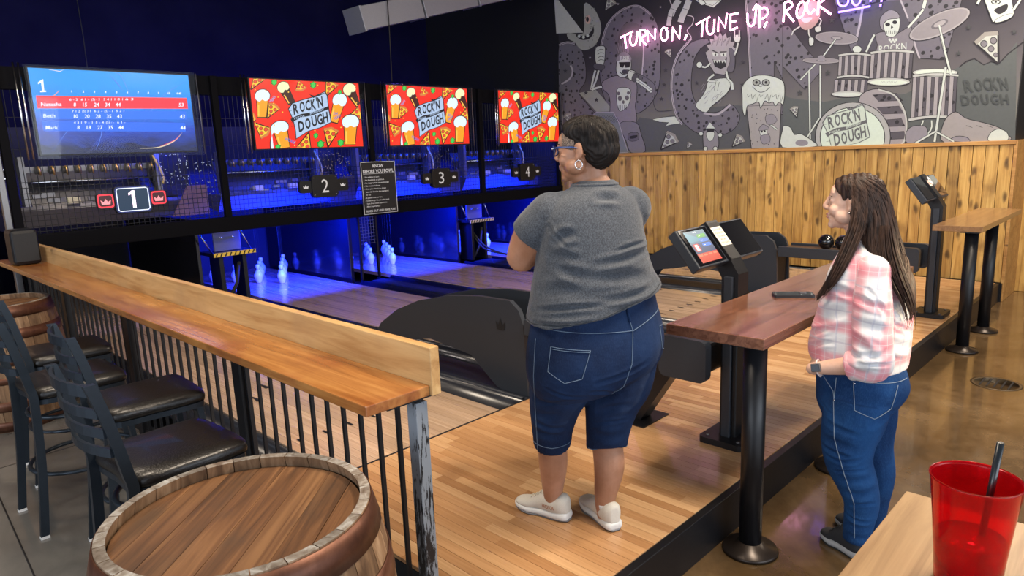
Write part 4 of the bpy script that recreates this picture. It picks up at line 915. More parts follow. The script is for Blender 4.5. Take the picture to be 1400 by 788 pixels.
# ------------------------------------------------------------------ neon
NP = emit('pink_neon', (1.0, 0.38, 0.62), 9.0); NB = emit('violet_neon', (0.22, 0.12, 1.0), 5.5)
NE = thing('neon_sign', 'pink and violet neon lettering TURN ON, TUNE UP, ROCK OUT over the mural', 'neon sign', (0, 0, 0))
NXP = 9.12
O1 = lambda x, y: (750+x/3.582, y/3.582)
O3 = lambda x, y: (900+x/7.1625, y/7.1625)
O5 = lambda x, y: (1050+x/7.1625, y/7.1625)
def ellp(cx, cy, rx, ry, rot=0, a0=0, a1=2*PI, n=20):
    return [(cx+rx*math.cos(t)*math.cos(rot)-ry*math.sin(t)*math.sin(rot), cy+rx*math.cos(t)*math.sin(rot)+ry*math.sin(t)*math.cos(rot)) for t in [a0+(a1-a0)*k/n for k in range(n+1)]]
def neon(word, O, strokes, mat, r=0.0115):
    m = MB(); s2 = MB()
    for st in strokes:
        smf = st[0] == 's'; st = st[1:] if smf else st
        pts = [tuple(q) for q in catmull(st, 5)] if smf else st
        P = [Vector(raypt(*O(*q), NXP)) for q in pts]
        if len(P) == 2: P = [P[0], (P[0]+P[1])/2, P[1]]
        m.tube(P, r, 8)
        s2.tube([P[0], P[0]+Vector((.075, 0, 0))], .006, 5)
    o = m.build(word, mat, NE); s2.build('tube_support', CHROME, o)['kind'] = 'stuff'
neon('word_turn', O1, [[(352, 184), (412, 155)], [(372, 176), (380, 236)], ['s', (404, 168), (398, 200), (410, 222), (428, 210), (436, 152)], [(447, 150), (449, 222)], ['s', (447, 150), (470, 146), (476, 170), (450, 188)], [(450, 188), (478, 220)], [(487, 206), (484, 150), (521, 194), (523, 140)]], NP)
neon('word_on', O1, [ellp(566, 168, 17, 32), [(605, 200), (608, 135), (642, 190), (645, 125)], [(580, 135), (576, 150)], [(676, 170), (666, 196)]], NP)
neon('word_tune', O3, [[(370, 240), (505, 165)], [(435, 205), (425, 362)], ['s', (478, 195), (475, 290), (500, 335), (540, 310), (550, 190)], [(585, 310), (590, 170), (655, 275), (672, 130)], [(705, 140), (705, 295)], [(705, 145), (780, 130)], [(705, 218), (762, 205)], [(705, 297), (775, 270)]], NP)
neon('word_up', O3, [['s', (872, 130), (876, 225), (910, 255), (942, 215), (962, 55)], [(925, 100), (962, 42), (1000, 75)], [(990, 85), (990, 270)], ['s', (990, 90), (1045, 75), (1075, 115), (1050, 165), (995, 190)], [(1065, 212), (1036, 270)]], NP)
neon('word_rock', O5, [[(165, 25), (150, 215)], ['s', (165, 25), (215, 15), (235, 60), (170, 112)], [(172, 112), (252, 210)], ellp(322, 95, 38, 82, .25), ['s', (455, -5), (425, -25), (390, 20), (380, 90), (415, 132), (458, 90)], [(500, -20), (485, 148)], [(560, -15), (492, 50), (618, 142)]], NP)
neon('word_out', O5, [ellp(735, 5, 52, 55), ['s', (820, -50), (825, 20), (860, 52), (900, 20), (915, -60)], [(1008, -80), (1004, 15)], [(950, -70), (1060, -95)], [(1120, -90), (1110, 18)], [(1104, 40), (1100, 62)], [(690, 120), (1000, 60)]], NB)
# ================================================================== BALL RETURN HOODS, RACKS, BALLS
def hood(x0, label, pref):
    t = thing('ball_return_hood', label, 'ball return', (x0, 3.1, .206), 0, 'ball return hoods')
    out = [(0.0, -.11+.15), (.02, .50), (.06, .60), (.14, .655), (.45, .652), (.80, .615), (1.15, .535), (1.45, .42), (1.68, .28), (1.80, .14), (1.82, .02), (1.70, .02), (1.62, .12), (1.45, .17), (1.22, .205), (1.10, .235), (1.02, .245), (.56, .20), (.30, -.02+.03), (.26, .0)]
    out = [(0.0, 0.0)] + out[1:]
    for k, dx in enumerate((0.0, .30)):
        me = MB().prism(out, 'X', dx, dx+.035)
        o = me.build('side_panel', CHAR, t)
        if k == 0:
            p = Print(lambda a, b: (-.0, a, b), (-1, 0, 0)); 
            s_ = .075; cx, cz = .235, .47
            p.poly([(cx-.5*s_, cz-.42*s_), (cx+.5*s_, cz-.42*s_), (cx+.62*s_, cz+.4*s_), (cx+.26*s_, cz+.05*s_), (cx, cz+.75*s_), (cx-.26*s_, cz+.05*s_), (cx-.62*s_, cz+.4*s_)], BLKM)
            p.build('crown_cutout', o)
    MB().prism([(.30, .30), (1.0, .40), (1.5, .22), (1.5, .16), (1.0, .33), (.30, .24)], 'X', .035, .30).build('inner_chute', BLKM, t)
    MB().bb((.035, .03, .02), (.30, .07, .50), bev=.004).build('front_baffle', BLKM, t)
    MB().tube([(.17, .10, .42), (.17, .5, .36), (.17, .9, .30)], .028, 10).build('guide_tube', CHAR, t)
    return t
hood(3.245, 'near charcoal ball return hood with crown cutout, beside the woman in grey', 0)
hood(7.20, 'far charcoal ball return hood in front of the pine wall, behind the kiosk', 0)
def rack(x0, label):
    t = thing('ball_rack', label, 'ball rack', (x0, 3.1, .206), 0, 'ball racks attached to the hoods')
    for dx in (-.02, .31):
        MB().bb((dx, -1.10, .44), (dx+.035, -.003, .55), bev=.006).build('side_rail', CHAR, t)
        MB().prism(rrect(-1.20, .50, .29, .235, .04), 'X', dx-.012, dx+.047).build('end_plate', CHAR, t)
    MB().bb((.015, -1.30, .40), (.31, -1.13, .575), bev=.02).build('end_housing', BLK, t)
    MB().bb((.015, -1.13, .505), (.31, -.003, .525), bev=.003).build('ball_tray', plain('brown_rubber_mat', (.075, .04, .025), .35), t)
    MB().prism([(-.92, .0), (-.66, .0), (-.66, .014), (-.92, .014)], 'X', .02, .30).build('foot_plate', BLK, t)
    MB().prism([(-.84, .01), (-.74, .01), (-.98, .44), (-1.12, .44)], 'X', .10, .21).build('leg', BLK, t)
    for y in (-.82, -.72, -.05): MB().tube([(.0, y, .47), (.33, y, .47)], .014, 8).build('cross_bar', BLK, t)
    return t
rack(3.245, 'near black ball rack with rounded end plates, beside the woman in grey')
rack(7.20, 'far black ball rack along the pine wall carrying two bowling balls')
BALLM = plain('black_ball', (.008, .008, .009), .12, coat=.8)
for k, (x, y, s_) in enumerate(((7.36, 2.665, 'left'), (7.36, 2.495, 'right'))):
    m = MB().ball((0, 0, 0), .080, 32); t = thing('bowling_ball', ['black bowling ball standing left on the far ball rack', 'black bowling ball beside it, closer to the woman in plaid'][k], 'bowling ball', (x, y, .206+.525+.080), 0, 'balls on the far rack')
    m.build('ball', BALLM, t)
# ================================================================== KIOSKS
SCR1 = None
def kiosk(x, y, label, lit):
    t = thing('scoring_kiosk', label, 'kiosk', (x, y, .214), 0, 'scoring kiosks on the platform')
    MB().prism(rrect(0, 0, .30, .26, .03), 'Z', 0, .035).build('base_plate', BLK, t)
    for a in (-.11, .11):
        for b_ in (-.09, .09): MB().cyl((a, b_, .035), .010, .006, 8).build('bolt', STEEL, t)
    MB().bb((-.055, -.045, .03), (.055, .05, .80), bev=.006).build('column', BLK, t)
    MB().bb((-.075, -.02, .03), (-.0555, .03, .94), bev=.004).build('column_trim', CHAR, t)
    MB().prism([(-.045, .79), (-.045, .955), (.0, 1.03), (.150, 1.227), (.205, 1.19), (.05, .93), (.05, .79)], 'X', -.058, .058).build('arm', BLK, t)
    top = Vector((0, .155, 1.212)); bot = Vector((0, .008, 1.026)); c = (top+bot)/2; d_ = (top-bot); L_ = d_.length
    ang = math.atan2(d_.z, d_.y); R_ = Matrix.Rotation(ang, 3, 'X'); nrm = R_ @ Vector((0, 0, 1))
    W_ = .72
    MB().box(c-nrm*.03, (W_, L_, .055), R_, 0, .006).build('display_housing', CHAR, t)
    def fm(u, v_): return tuple(c + Vector((u, 0, 0)) + R_ @ Vector((0, v_, 0)))
    for sx in (-1, 1):
        p = Print(fm, nrm, .00005, .0015); x0 = sx*.21
        gl = plain('dark_screen_glass', (.006, .006, .008), .06, coat=1.0)
        p.poly([(x0-.135, -L_/2+.012), (x0+.135, -L_/2+.012), (x0+.135, L_/2-.012), (x0-.135, L_/2-.012)], gl)
        if lit and sx < 0:
            h = L_*.80; w2 = .10
            p.poly([(x0-w2, -h/2), (x0+w2, -h/2), (x0+w2, h/2), (x0-w2, h/2)], em('1C3C66'))
            p.poly([(x0-w2, 0.02), (x0+w2, 0.02), (x0+w2, h/2), (x0-w2, h/2)], em('2A6580')); p.poly([(x0-w2, 0.03), (x0+w2*.6, 0.03), (x0-w2, h/2)], em('2F8098'))
            p.poly([(x0-w2, -h/2), (x0+w2, -h/2), (x0+w2, -h/2+.055), (x0-w2, -h/2+.055)], em('C8402C'))
            for k in range(4): p.poly(rrect(x0-w2+.028+k*.048, -h/2+.043, .036, .010, .003), em('E87A5A'), adv=False)
            for k, hx in enumerate(('3A9A3A', '2A70D0', '2A70D0')): p.poly(rrect(x0+.045, h/2-.035-k*.028, .085, .020, .008), em(hx)); p.poly([(x0+.01+q*.012, h/2-.037-k*.028) for q in (0, 1, 2)]+[(x0+.03, h/2-.033-k*.028)], em('E8F0FF'), adv=False)
            p.poly(rrect(x0-.06, -.005, .05, .045, .006), em('D0302C')); p.poly(rrect(x0-.06, -.005, .03, .036, .004), em('E8E0E0')); p.text('LANE', x0, h/2-.014, .008, em('E8F0FF'), .03, 0, (1, 0), (0, 1), 'c')
        if lit and sx > 0:
            pass
        p.build('touch_screen', t)
    # notice stuck on the arm between the two screens
    p = Print(fm, nrm, .00005, .013)
    p.poly([(-.055, -L_/2), (.055, -L_/2), (.055, L_/2-.004), (-.055, L_/2-.004)], BLKM)
    p.build('centre_strip', t)
    p = Print(fm, nrm, .00005, .0145); CRM = plain('cream_paper', (.72, .66, .55), .7); INKM = plain('print_ink', (.05, .04, .04), .7)
    if lit:
        p.poly([(-.058, -.035), (.052, -.035), (.052, .085), (-.058, .085)], CRM)
        for k, s_ in enumerate(("DON'T FORGET", 'PLEASE SEE', 'YOUR SERVER', 'BEFORE', 'YOU LEAVE')): p.text(s_, -.003, .062-k*.021, .011, INKM, None if k == 3 else .085, .01, (1, 0), (0, 1), 'c')
    else:
        p.poly([(-.05, .0), (.03, .0), (.03, .06), (-.05, .06)], plain('pink_paper', (.75, .5, .42), .7)); p.ell(.06, .055, .035, .045, plain('pale_sticker', (.6, .63, .65), .6))
        for k in range(3): p.stroke([(-.04, .05-k*.015), (.02, .05-k*.015)], .004, INKM)
        p.ell(.05, .06, .008, .01, INKM); p.ell(.072, .06, .008, .01, INKM)
    p.build('paper_notice', t)
    return t
kiosk(3.45, 1.715, 'black two screen scoring kiosk with lit touch screen beside the walnut table', True)
kiosk(7.16, 1.62, 'far black scoring kiosk with stickers, standing by the far high table', False).scale = (1, 1, 1.055)
# ================================================================== HIGH TABLES beside the platform
def high_table(x0, x1, y0, y1, z1, posts, mat, label):
    t = thing('high_table', label, 'table', (x0, y0, 0), 0, 'narrow high tables along the platform')
    MB().bb((0, 0, z1-.048), (x1-x0, y1-y0, z1), bev=.003).build('tabletop', mat, t)
    for px in posts:
        y = 1.29-y0
        m = MB().lathe([(.115, 0), (.125, .006), (.12, .018), (.07, .03), (.052, .05)], (px-x0, y, 0), 32); m.build('foot', plain('worn_black_foot', (.03, .022, .018), .3, .5), t)
        MB().cyl((px-x0, y, .03), .050, z1-.048-.03-.006, 28).build('column', BLK, t)
        MB().bb((px-x0-.10, y-.07, z1-.056), (px-x0+.10, y+.07, z1-.048)).build('mounting_plate', BLK, t)
    return t
high_table(2.68, 4.80, 1.20, 1.665, 1.05, (2.80, 3.90), TABLE, 'long walnut high table with a phone lying on it')
high_table(6.74, 8.50, 1.20, 1.565, 1.095, (6.84, 7.66), TABLE2, 'far brown high table between the platform and the walkway')
t = thing('mobile_phone', 'dark phone in a rugged case on the walnut high table', 'phone', (3.56, 1.445, 1.05), -.98)
MB().prism(rrect(0, 0, .20, .10, .014), 'Z', 0, .014).build('case', plain('phone_case', (.02, .022, .028), .5), t)
MB().prism(rrect(0, 0, .184, .086, .01), 'Z', .014, .0148).build('screen', plain('dark_screen_glass', (.006, .006, .008), .06), t)
MB().prism(rrect(.05, .012, .035, .03, .008), 'Z', .0148, .018).build('camera_bump', STEEL, t)
# near table with the cup
t = thing('near_table', 'light oak table corner under the red tumbler', 'table', (0, 0, 0))
NTZ = 1.07
MB().bb((-.2, -.9, NTZ-.04), (1.624, .388, NTZ), bev=.003).build('tabletop', NEARW, t)
for x, y in ((1.42, .15), (.0, .15)): MB().bb((x-.03, y-.03, 0), (x+.03, y+.03, NTZ-.04), bev=.004).build('leg', BLK, t)
REDP = glass('red_plastic', (.72, .012, .02), .05, 1)
n = NT('red_plastic_wall'); n.set(color=(.85, .008, .02), roughness=.10, trans=.85); n.b.inputs['IOR'].default_value = 1.3; REDW = n.m
t = thing('tumbler', 'red translucent plastic tumbler on the light oak table', 'cup', (1.330, .213, NTZ))
prof = [(.0005, .0), (.036, .0), (.038, .004), (.0405, .05), (.046, .12), (.0515, .178), (.0525, .181), (.0505, .181), (.0492, .176), (.044, .12), (.0385, .052), (.036, .010), (.0005, .008)]
prof = [(r_*1.34 if r_ > .001 else r_, z*1.105) for r_, z in prof]
MB().lathe(prof, n=48).build('cup_wall', REDW, t)
n = NT('iced_drink'); n.set(color=(.5, .02, .02), roughness=.1, trans=.6); DRK = n.m
MB().lathe([(.0005, .0125), (.045, .0125), (.0505, .05), (.0545, .09), (.0005, .09)], n=36).build('drink', DRK, t)
tag(MB().tube([(1.350, .205, NTZ+.022), (1.354, .196, NTZ+.15), (1.358, .188, NTZ+.262)], .0058, 12).build('drinking_straw', plain('black_straw', (.02, .025, .03), .25)), 'black drinking straw standing in the red tumbler', 'straw')
# floor drain
t = thing('floor_drain', 'round metal floor drain in the brown concrete walkway', 'drain', (6.04, .9, 0))
MB().lathe([(.0005, .001), (.14, .001), (.15, .003), (.165, .0015)], n=32).build('grate', plain('worn_brass_grate', (.13, .09, .05), .4, .5), t)
for k in range(5): MB().bb((-.10, -.09+k*.045-.006, .0012), (.10, -.09+k*.045+.006, .0035)).build('slot', BLKM, t)
# ================================================================== RAILING AND DRINKS SHELF
RX = 1.385
RL = thing('railing', 'black iron picket railing under the wooden drinks shelf', 'railing', (RX, 0, 0))
MB().bb((-.02, 1.86, 1.0), (.02, 7.70, 1.028)).build('top_rail', BLK, RL); MB().bb((-.015, 1.86, .07), (.015, 7.70, .10)).build('bottom_rail', BLK, RL)
ppk = MB().bb((-.0075, -.0075, .10), (.0075, .0075, 1.005)).mesh('picket', BLK)
y = 1.98; pst_ = [1.86, 3.29, 4.95, 6.5, 7.66]
while y < 7.6:
    if min(abs(y-q) for q in pst_) > .045:
        o = bpy.data.objects.new('picket', ppk); C.objects.link(o); o.parent = RL; o.location = (0, y, 0)
    y += .1245
for k, q in enumerate(pst_):
    w_ = .026 if k == 0 else .045
    o = MB().bb((-.026, q-w_, 0), (.026, q+w_, 1.012), bev=.003).build('post', PEEL if k == 0 else BLK, RL)
    MB().bb((-.05, q-.05, 0), (.05, q+.05, .008)).build('post_foot', BLK, RL)
MB().bb((-.14, 1.835, 1.022), (.06, 1.885, 1.034)).build('shelf_bracket', BLK, RL)
SH = thing('drinks_shelf', 'long varnished pine drinks shelf with a pale upright backboard', 'shelf', (1.149, 1.815, 0))
MB().bb((0, 0, 1.034), (.262, 5.90, 1.072), bev=.004).build('shelf_board', SHELF, SH)
MB().bb((.262, -.012, 1.034), (.302, 5.90, 1.207), bev=.003).build('backboard', SHELFB, SH)
t = thing('speaker_box', 'black rounded box standing at the far end of the drinks shelf', 'speaker', (1.27, 7.15, 1.074), 0)
MB().box((0, 0, .15), (.20, .26, .30), None, 0, .03).build('body', BLK, t)
MB().bb((-.085, -.134, .03), (.085, -.129, .27), bev=.002).build('grille', BLKM, t)
# ================================================================== BARRELS
def barrel(x, y, H_, r, label, rot=0.0):
    t = thing('barrel', label, 'barrel', (x, y, 0), rot, 'wooden barrels')
    ns = 26; bulge = r*1.19
    R_at = lambda z: r + (bulge-r)*(1-((z-H_/2)/(H_/2))**2)
    for k in range(ns):
        a0 = 2*PI*k/ns+.004; a1 = 2*PI*(k+1)/ns-.004; vs = []; nz_ = 8
        for i in range(nz_+1):
            z = H_*i/nz_; R1 = R_at(z); R0 = R1-.028
            for a in (a0, (a0+a1)/2, a1): vs.append((R1*math.cos(a), R1*math.sin(a), z))
            for a in (a1, (a0+a1)/2, a0): vs.append((R0*math.cos(a), R0*math.sin(a), z))
        fs = []
        for i in range(nz_):
            for q in range(6): fs.append((i*6+q, i*6+(q+1) % 6, (i+1)*6+(q+1) % 6, (i+1)*6+q))
        fs += [tuple(range(6))[::-1]]; m = MB().add(vs, fs, 0, False)
        o_ = nz_*6; m.f.append(tuple(o_+q for q in range(6))); m.mi.append(1); m.sm.append(False)
        m.build('stave', [STAVE, STAVETIP], t)
    hz = H_-.035; nb_ = 8; rr = r-.026
    for k in range(nb_):
        x0 = -rr+2*rr*k/nb_+.0008; x1 = -rr+2*rr*(k+1)/nb_-.0008; pts = []
        for q in range(7): xx = x0+(x1-x0)*q/6; pts.append((xx, math.sqrt(max(0, rr*rr-xx*xx))))
        pts = pts + [(a, -b_) for a, b_ in pts[::-1]]
        pts = [(b_, a) for a, b_ in pts]
        pts = [p_ for i, p_ in enumerate(pts) if i == 0 or (abs(p_[0]-pts[i-1][0])+abs(p_[1]-pts[i-1][1])) > 1e-5]
        MB().prism(pts, 'Z', hz-.02, hz+rnd.uniform(-.0012, .0012)).build('head_board', BARRELH, t)
    for z0, z1 in ((H_-.085, H_-.004), (H_-.24, H_-.165), (H_-.42, H_-.37), (.37, .42), (.165, .24), (.004, .085)):
        m = MB().lathe([(R_at(z0)+.0002, z0), (R_at(z0)+.0032, z0), (R_at((z0+z1)/2)+.0034, (z0+z1)/2), (R_at(z1)+.0032, z1), (R_at(z1)+.0002, z1), (R_at(z0)+.0002, z0)], n=52, caps=False)
        o = m.build('hoop', HOOP, t)
    for q in (-.25, -.21):
        MB().ball((R_at(H_-.2)*math.cos(q)+.004, R_at(H_-.2)*math.sin(q), H_-.2), .009, 10).build('rivet', STEEL, t)
    return t
barrel(.705, 1.785, .92, .352, 'old wooden barrel in front of the closest bar stool', .72)
barrel(.90, 6.25, .92, .32, 'far wooden barrel behind the row of bar stools', .2)
# ================================================================== BAR STOOLS
def stool(x, y, rz, label):
    t = thing('bar_stool', label, 'bar stool', (x, y, 0), rz, 'black ladder back bar stools')
    # +x is the front (towards the shelf)
    s_ = MB(); o2 = []
    sp = [(-.20, -.20), (-.21, 0), (-.20, .20), (0, .225), (.17, .225), (.225, .19), (.235, 0), (.225, -.19), (.17, -.225), (0, -.225)]
    ring = [np.array(q) for q in catmull(sp, 4, True)]
    vs = []; n_ = len(ring)
    for sc_, z in ((.93, .715), (.99, .722), (1.0, .738), (.985, .756), (.93, .768), (.75, .776), (.4, .780)):
        vs += [(q[0]*sc_, q[1]*sc_, z) for q in ring]
    fs = [(i*n_+k, i*n_+(k+1) % n_, (i+1)*n_+(k+1) % n_, (i+1)*n_+k) for i in range(6) for k in range(n_)]
    fs += [tuple(range(n_))[::-1], tuple(6*n_+k for k in range(n_))]
    MB().add(vs, fs, 0, True).build('seat', VINYL, t)
    MB().add([(q[0]*.97, q[1]*.97, z) for z in (.690, .716) for q in ring], [(k, (k+1) % n_, n_+(k+1) % n_, n_+k) for k in range(n_)]+[tuple(range(n_))[::-1], tuple(range(n_, 2*n_))], 0, False).build('seat_frame', STOOLM, t)
    def bar(P, wx, wy):
        m = MB(); vs = []
        for p_ in P: vs += [(p_[0]-wx, p_[1]-wy, p_[2]), (p_[0]+wx, p_[1]-wy, p_[2]), (p_[0]+wx, p_[1]+wy, p_[2]), (p_[0]-wx, p_[1]+wy, p_[2])]
        fs = [(i*4+k, i*4+(k+1) % 4, i*4+4+(k+1) % 4, i*4+4+k) for i in range(len(P)-1) for k in range(4)]+[(3, 2, 1, 0), tuple(len(P)*4-4+k for k in range(4))]
        return m.add(vs, fs)
    for s in (-1, 1):
        P = catmull([(-.275, s*.222, .012), (-.235, s*.214, .35), (-.215, s*.205, .70), (-.225, s*.203, .80), (-.262, s*.203, 1.0), (-.30, s*.205, 1.14)], 4)
        bar(P, .019, .0125).build('back_post', STOOLM, t)
        MB().bb((-.275-.02, s*.222-.014, 0), (-.275+.02, s*.222+.014, .014)).build('foot_glide', WHITE, t)
        bar([(.235, s*.215, .012), (.19, s*.19, .69)], .0135, .0135).build('front_leg', STOOLM, t)
        MB().bb((.235-.016, s*.215-.016, 0), (.235+.016, s*.215+.016, .014)).build('foot_glide', WHITE, t)
    for k, (z, h_) in enumerate(((1.115, .042), (1.03, .034), (.955, .034), (.88, .034))):
        xb = -.300+(1.14-z)*.155; m = MB(); vs = []
        for i in range(9):
            a = -1+2*i/8; px = xb-.042*(1-a*a)-.0
            for dx, dz in ((-.006, -h_/2), (.006, -h_/2), (.006, h_/2), (-.006, h_/2)): vs.append((px+dx, a*.20, z+dz))
        fs = [(i*4+q, i*4+(q+1) % 4, i*4+4+(q+1) % 4, i*4+4+q) for i in range(8) for q in range(4)]+[(3, 2, 1, 0), (32, 33, 34, 35)]
        m.add(vs, fs).build('back_slat', STOOLM, t)
    for z, r_ in ((.30, .255), (.60, .225)):
        P = [(.02+r_*1.02*math.cos(a), r_*math.sin(a), z) for a in [2*PI*k/28 for k in range(28)]]
        P = [(max(p_[0], -.245), p_[1], p_[2]) for p_ in P]
        MB().tube(P, .0115, 8, closed=True).build('footrest_ring' if z < .5 else 'brace_ring', STOOLM, t)
    return t
stool(.86, 2.80, .05, 'closest black ladder back bar stool, beside the near barrel')
stool(1.02, 3.58, -.05, 'second black bar stool from the near barrel, tucked under the shelf')
stool(.86, 4.26, .03, 'third black bar stool from the near barrel, pulled out from the shelf')
stool(1.0, 4.96, -.04, 'fourth black bar stool from the near barrel, nearest the far barrel')

# wooden storage cabinet seen past the left post
t = thing('storage_cabinet', 'brown wooden cabinet behind the drinks shelf, left of the masking frame', 'cabinet', (.3, 8.6, 0))
MB().bb((-.9, 0, 0), (.95, .4, 2.1), bev=.006).build('body', TABLE2, t)
for k in range(3): MB().bb((-.88+k*.61, -.02, .05), (-.30+k*.61, 0, 2.05), bev=.004).build('door', TABLE2, t)
# ================================================================== PEOPLE
class Body:
    """closed lofted shapes, fused into one skin by voxel remeshing"""
    def __init__(s): s.mb = MB()
    def loft(s, keys, n=36, sub=5, ex=2.2, cap=True):
        # keys: (centre, half-vector across, half-vector fore-aft)
        K = [np.concatenate([np.array(a, float) for a in k]) for k in keys]; K = catmull(K, sub); vs = []
        for k in K:
            c, a, b = k[:3], k[3:6], k[6:9]
            for i in range(n):
                t = 2*PI*i/n; ct, st = math.cos(t), math.sin(t)
                vs.append(c + a*math.copysign(abs(ct)**(2/ex), ct) + b*math.copysign(abs(st)**(2/ex), st))
        m = len(K); fs = [(i*n+k, i*n+(k+1) % n, (i+1)*n+(k+1) % n, (i+1)*n+k) for i in range(m-1) for k in range(n)]
        fs += [tuple(range(n))[::-1], tuple((m-1)*n+k for k in range(n))]
        s.mb.add(vs, fs, 0, True); return s
    def limb(s, P, R, n=20, sub=6, round_=True):
        K = catmull([np.array([*p, r]) for p, r in zip(P, R)], sub)
        pts = [Vector(k[:3]) for k in K]; rs = [max(.001, k[3]) for k in K]
        if round_:
            t0 = (pts[0]-pts[1]).normalized(); t1 = (pts[-1]-pts[-2]).normalized(); a0, b0 = [], []
            for q in (85, 60, 30): a0.append((pts[0]+t0*rs[0]*math.sin(math.radians(q)), rs[0]*math.cos(math.radians(q))))
            for q in (30, 60, 85): b0.append((pts[-1]+t1*rs[-1]*math.sin(math.radians(q)), rs[-1]*math.cos(math.radians(q))))
            pts = [a[0] for a in a0]+pts+[b[0] for b in b0]; rs = [a[1] for a in a0]+rs+[b[1] for b in b0]
        s.mb.tube(pts, rs, n); return s
    def ell(s, c, r, rot=None, n=20):
        s.mb.ball(c, 1.0, n, 0, r, rot); return s
    def xform(s, fn):
        s.mb.v = [tuple(fn(Vector(p))) for p in s.mb.v]; return s
    def merge(s, o):
        s.mb.add([Vector(v) for v in o.mb.v], o.mb.f, 0, True); return s
    def build(s, name, mat, parent, vox=.008, smooth=6, creases=(), fn=None, decim=None):
        me = s.mb.mesh(name, mat); o = bpy.data.objects.new(name, me); C.objects.link(o)
        r = o.modifiers.new('r', 'REMESH'); r.mode = 'VOXEL'; r.voxel_size = vox; r.use_smooth_shade = True
        if smooth: sm = o.modifiers.new('s', 'SMOOTH'); sm.factor = .5; sm.iterations = smooth
        bpy.context.view_layer.update()
        me2 = bpy.data.meshes.new_from_object(o.evaluated_get(bpy.context.evaluated_depsgraph_get())); me2.name = name
        o.modifiers.clear(); o.data = me2
        if creases or fn:
            N = len(me2.vertices); co = np.zeros(N*3); me2.vertices.foreach_get('co', co); co = co.reshape(-1, 3)
            no = np.zeros(N*3); me2.vertices.foreach_get('normal', no); no = no.reshape(-1, 3); d = np.zeros(N)
            for a, b, w_, dep in creases:
                a, b = np.array(a), np.array(b); ab = b-a; t = np.clip(((co-a)@ab)/(ab@ab), 0, 1)
                q = a+t[:, None]*ab; dist = np.linalg.norm(co-q, axis=1); e = np.sin(PI*np.clip(t*.9+.05, 0, 1))
                x = dist/w_; d -= dep*e*np.exp(-x*x)*(1-.0*x); d += dep*.7*e*np.exp(-((x-1.7)/.7)**2)
            co = co+no*d[:, None]
            if fn: co = fn(co, no)
            me2.vertices.foreach_set('co', co.reshape(-1))
        me2.materials.clear(); me2.materials.append(mat)
        me2.polygons.foreach_set('use_smooth', [True]*len(me2.polygons)); me2.update()
        o.parent = parent; return o
def bvh(o): return BVHTree.FromPolygons([v.co.copy() for v in o.data.vertices], [tuple(p.vertices) for p in o.data.polygons])
def stitch(bv, pts, dirv, start, off=.0015, step=.008):
    """drop a polyline onto a surface along dirv"""
    out = []; P = [Vector(p) for p in pts]
    for a, b in zip(P[:-1], P[1:]):
        k = max(1, int((b-a).length/step))
        for i in range(k): out.append(a.lerp(b, i/k))
    out.append(P[-1]); r = []
    for p in out:
        h = bv.ray_cast(p-dirv*start, dirv, start*2)
        if h[0] is not None: r.append(h[0]-dirv*off*.6+h[1]*off)
    return r
def skin(name, c1, c2):
    n = NT(name); v = n.coords(); a = n.noise(v, 7, 4); b = n.noise(v, 120, 3)
    c = n.mix(n.ramp(a, [(.35, c1), (.65, c2)]), tuple(x*.82 for x in c1), n.math('MULTIPLY', b, .35)); n.col(c)
    n.set(roughness=.48, sss=.08); n.b.inputs['Subsurface Radius'].default_value = (.012, .005, .003); n.b.inputs['Subsurface Scale'].default_value = .5
    n.bump(b, .12, .001); return n.m
def hairmat(name, c1, c2, axis_scale=(60, 60, 4)):
    n = NT(name); v = n.coords(axis_scale); a = n.noise(v, 1, 4, .6, .6); n.col(n.ramp(a, [(.35, c1), (.7, c2)])); n.set(roughness=.55, spec=.25); n.bump(a, .5, .004); return n.m
def denim(name, c1, c2, c3):
    n = NT(name); v = n.coords((320, 320, 90)); a = n.noise(v, 1, 2, .6); b = n.noise(n.coords(), 5.5, 3); e = n.noise(n.coords((18, 18, 55)), 1, 3)
    c = n.mix(n.ramp(b, [(.35, c1), (.68, c2)]), c3, n.math('MULTIPLY', n.ramp(a, [(.45, (0, 0, 0)), (.75, (1, 1, 1))]), .30)); n.col(c)
    n.set(roughness=.85, spec=.2); n.bump(n.math('ADD', n.math('MULTIPLY', a, .35), e), .30, .006); return n.m
def headparts(B, w_=1.0, nose=1.0, jaw=1.0, full=0.0):
    """x right, y face, z up, origin between the ears; crown ~ +.115, chin ~ -.118"""
    B.ell((0, -.018, .030), (.073*w_, .093, .083)); B.ell((0, .028, .0), (.062*w_, .060, .088)); B.ell((0, .030, -.040), (.055*w_, .052, .060))
    B.ell((0, .038, -.078), (.044*jaw, .046, .032)); B.ell((0, .074, -.094), (.021, .018, .018)); B.ell((0, .070, .042), (.052, .020, .034))
    for s_ in (-1, 1):
        B.ell((s_*.034, .064, -.028), (.026+full*.006, .024, .026)); B.ell((s_*.045, .022, -.055), (.024+full*.01, .040, .032))
        B.ell((s_*.024, .082, .026), (.022, .010, .008)); B.ell((s_*.031, .077, .010), (.017, .011, .011))
        B.ell((s_*.010, .096, -.024), (.008, .010, .008))
        er = Matrix.Rotation(s_*.35, 3, 'Z') @ Matrix.Rotation(-.12, 3, 'X')
        B.ell((s_*.077*w_, -.004, .002), (.007, .019, .032), er); B.ell((s_*.074*w_, .004, -.022), (.008, .010, .013), er)
    B.limb([(0, .086, .030), (0, .098, .008), (0, .108*nose, -.014), (0, .104*nose, -.024)], [.009, .009, .0115, .010], 12)
    B.ell((0, .088, -.050), (.024, .012, .0065)); B.ell((0, .087, -.062), (.021, .012, .0075)); B.ell((0, .080, -.040), (.020, .010, .012)); B.ell((0, .078, -.073), (.02, .012, .01))
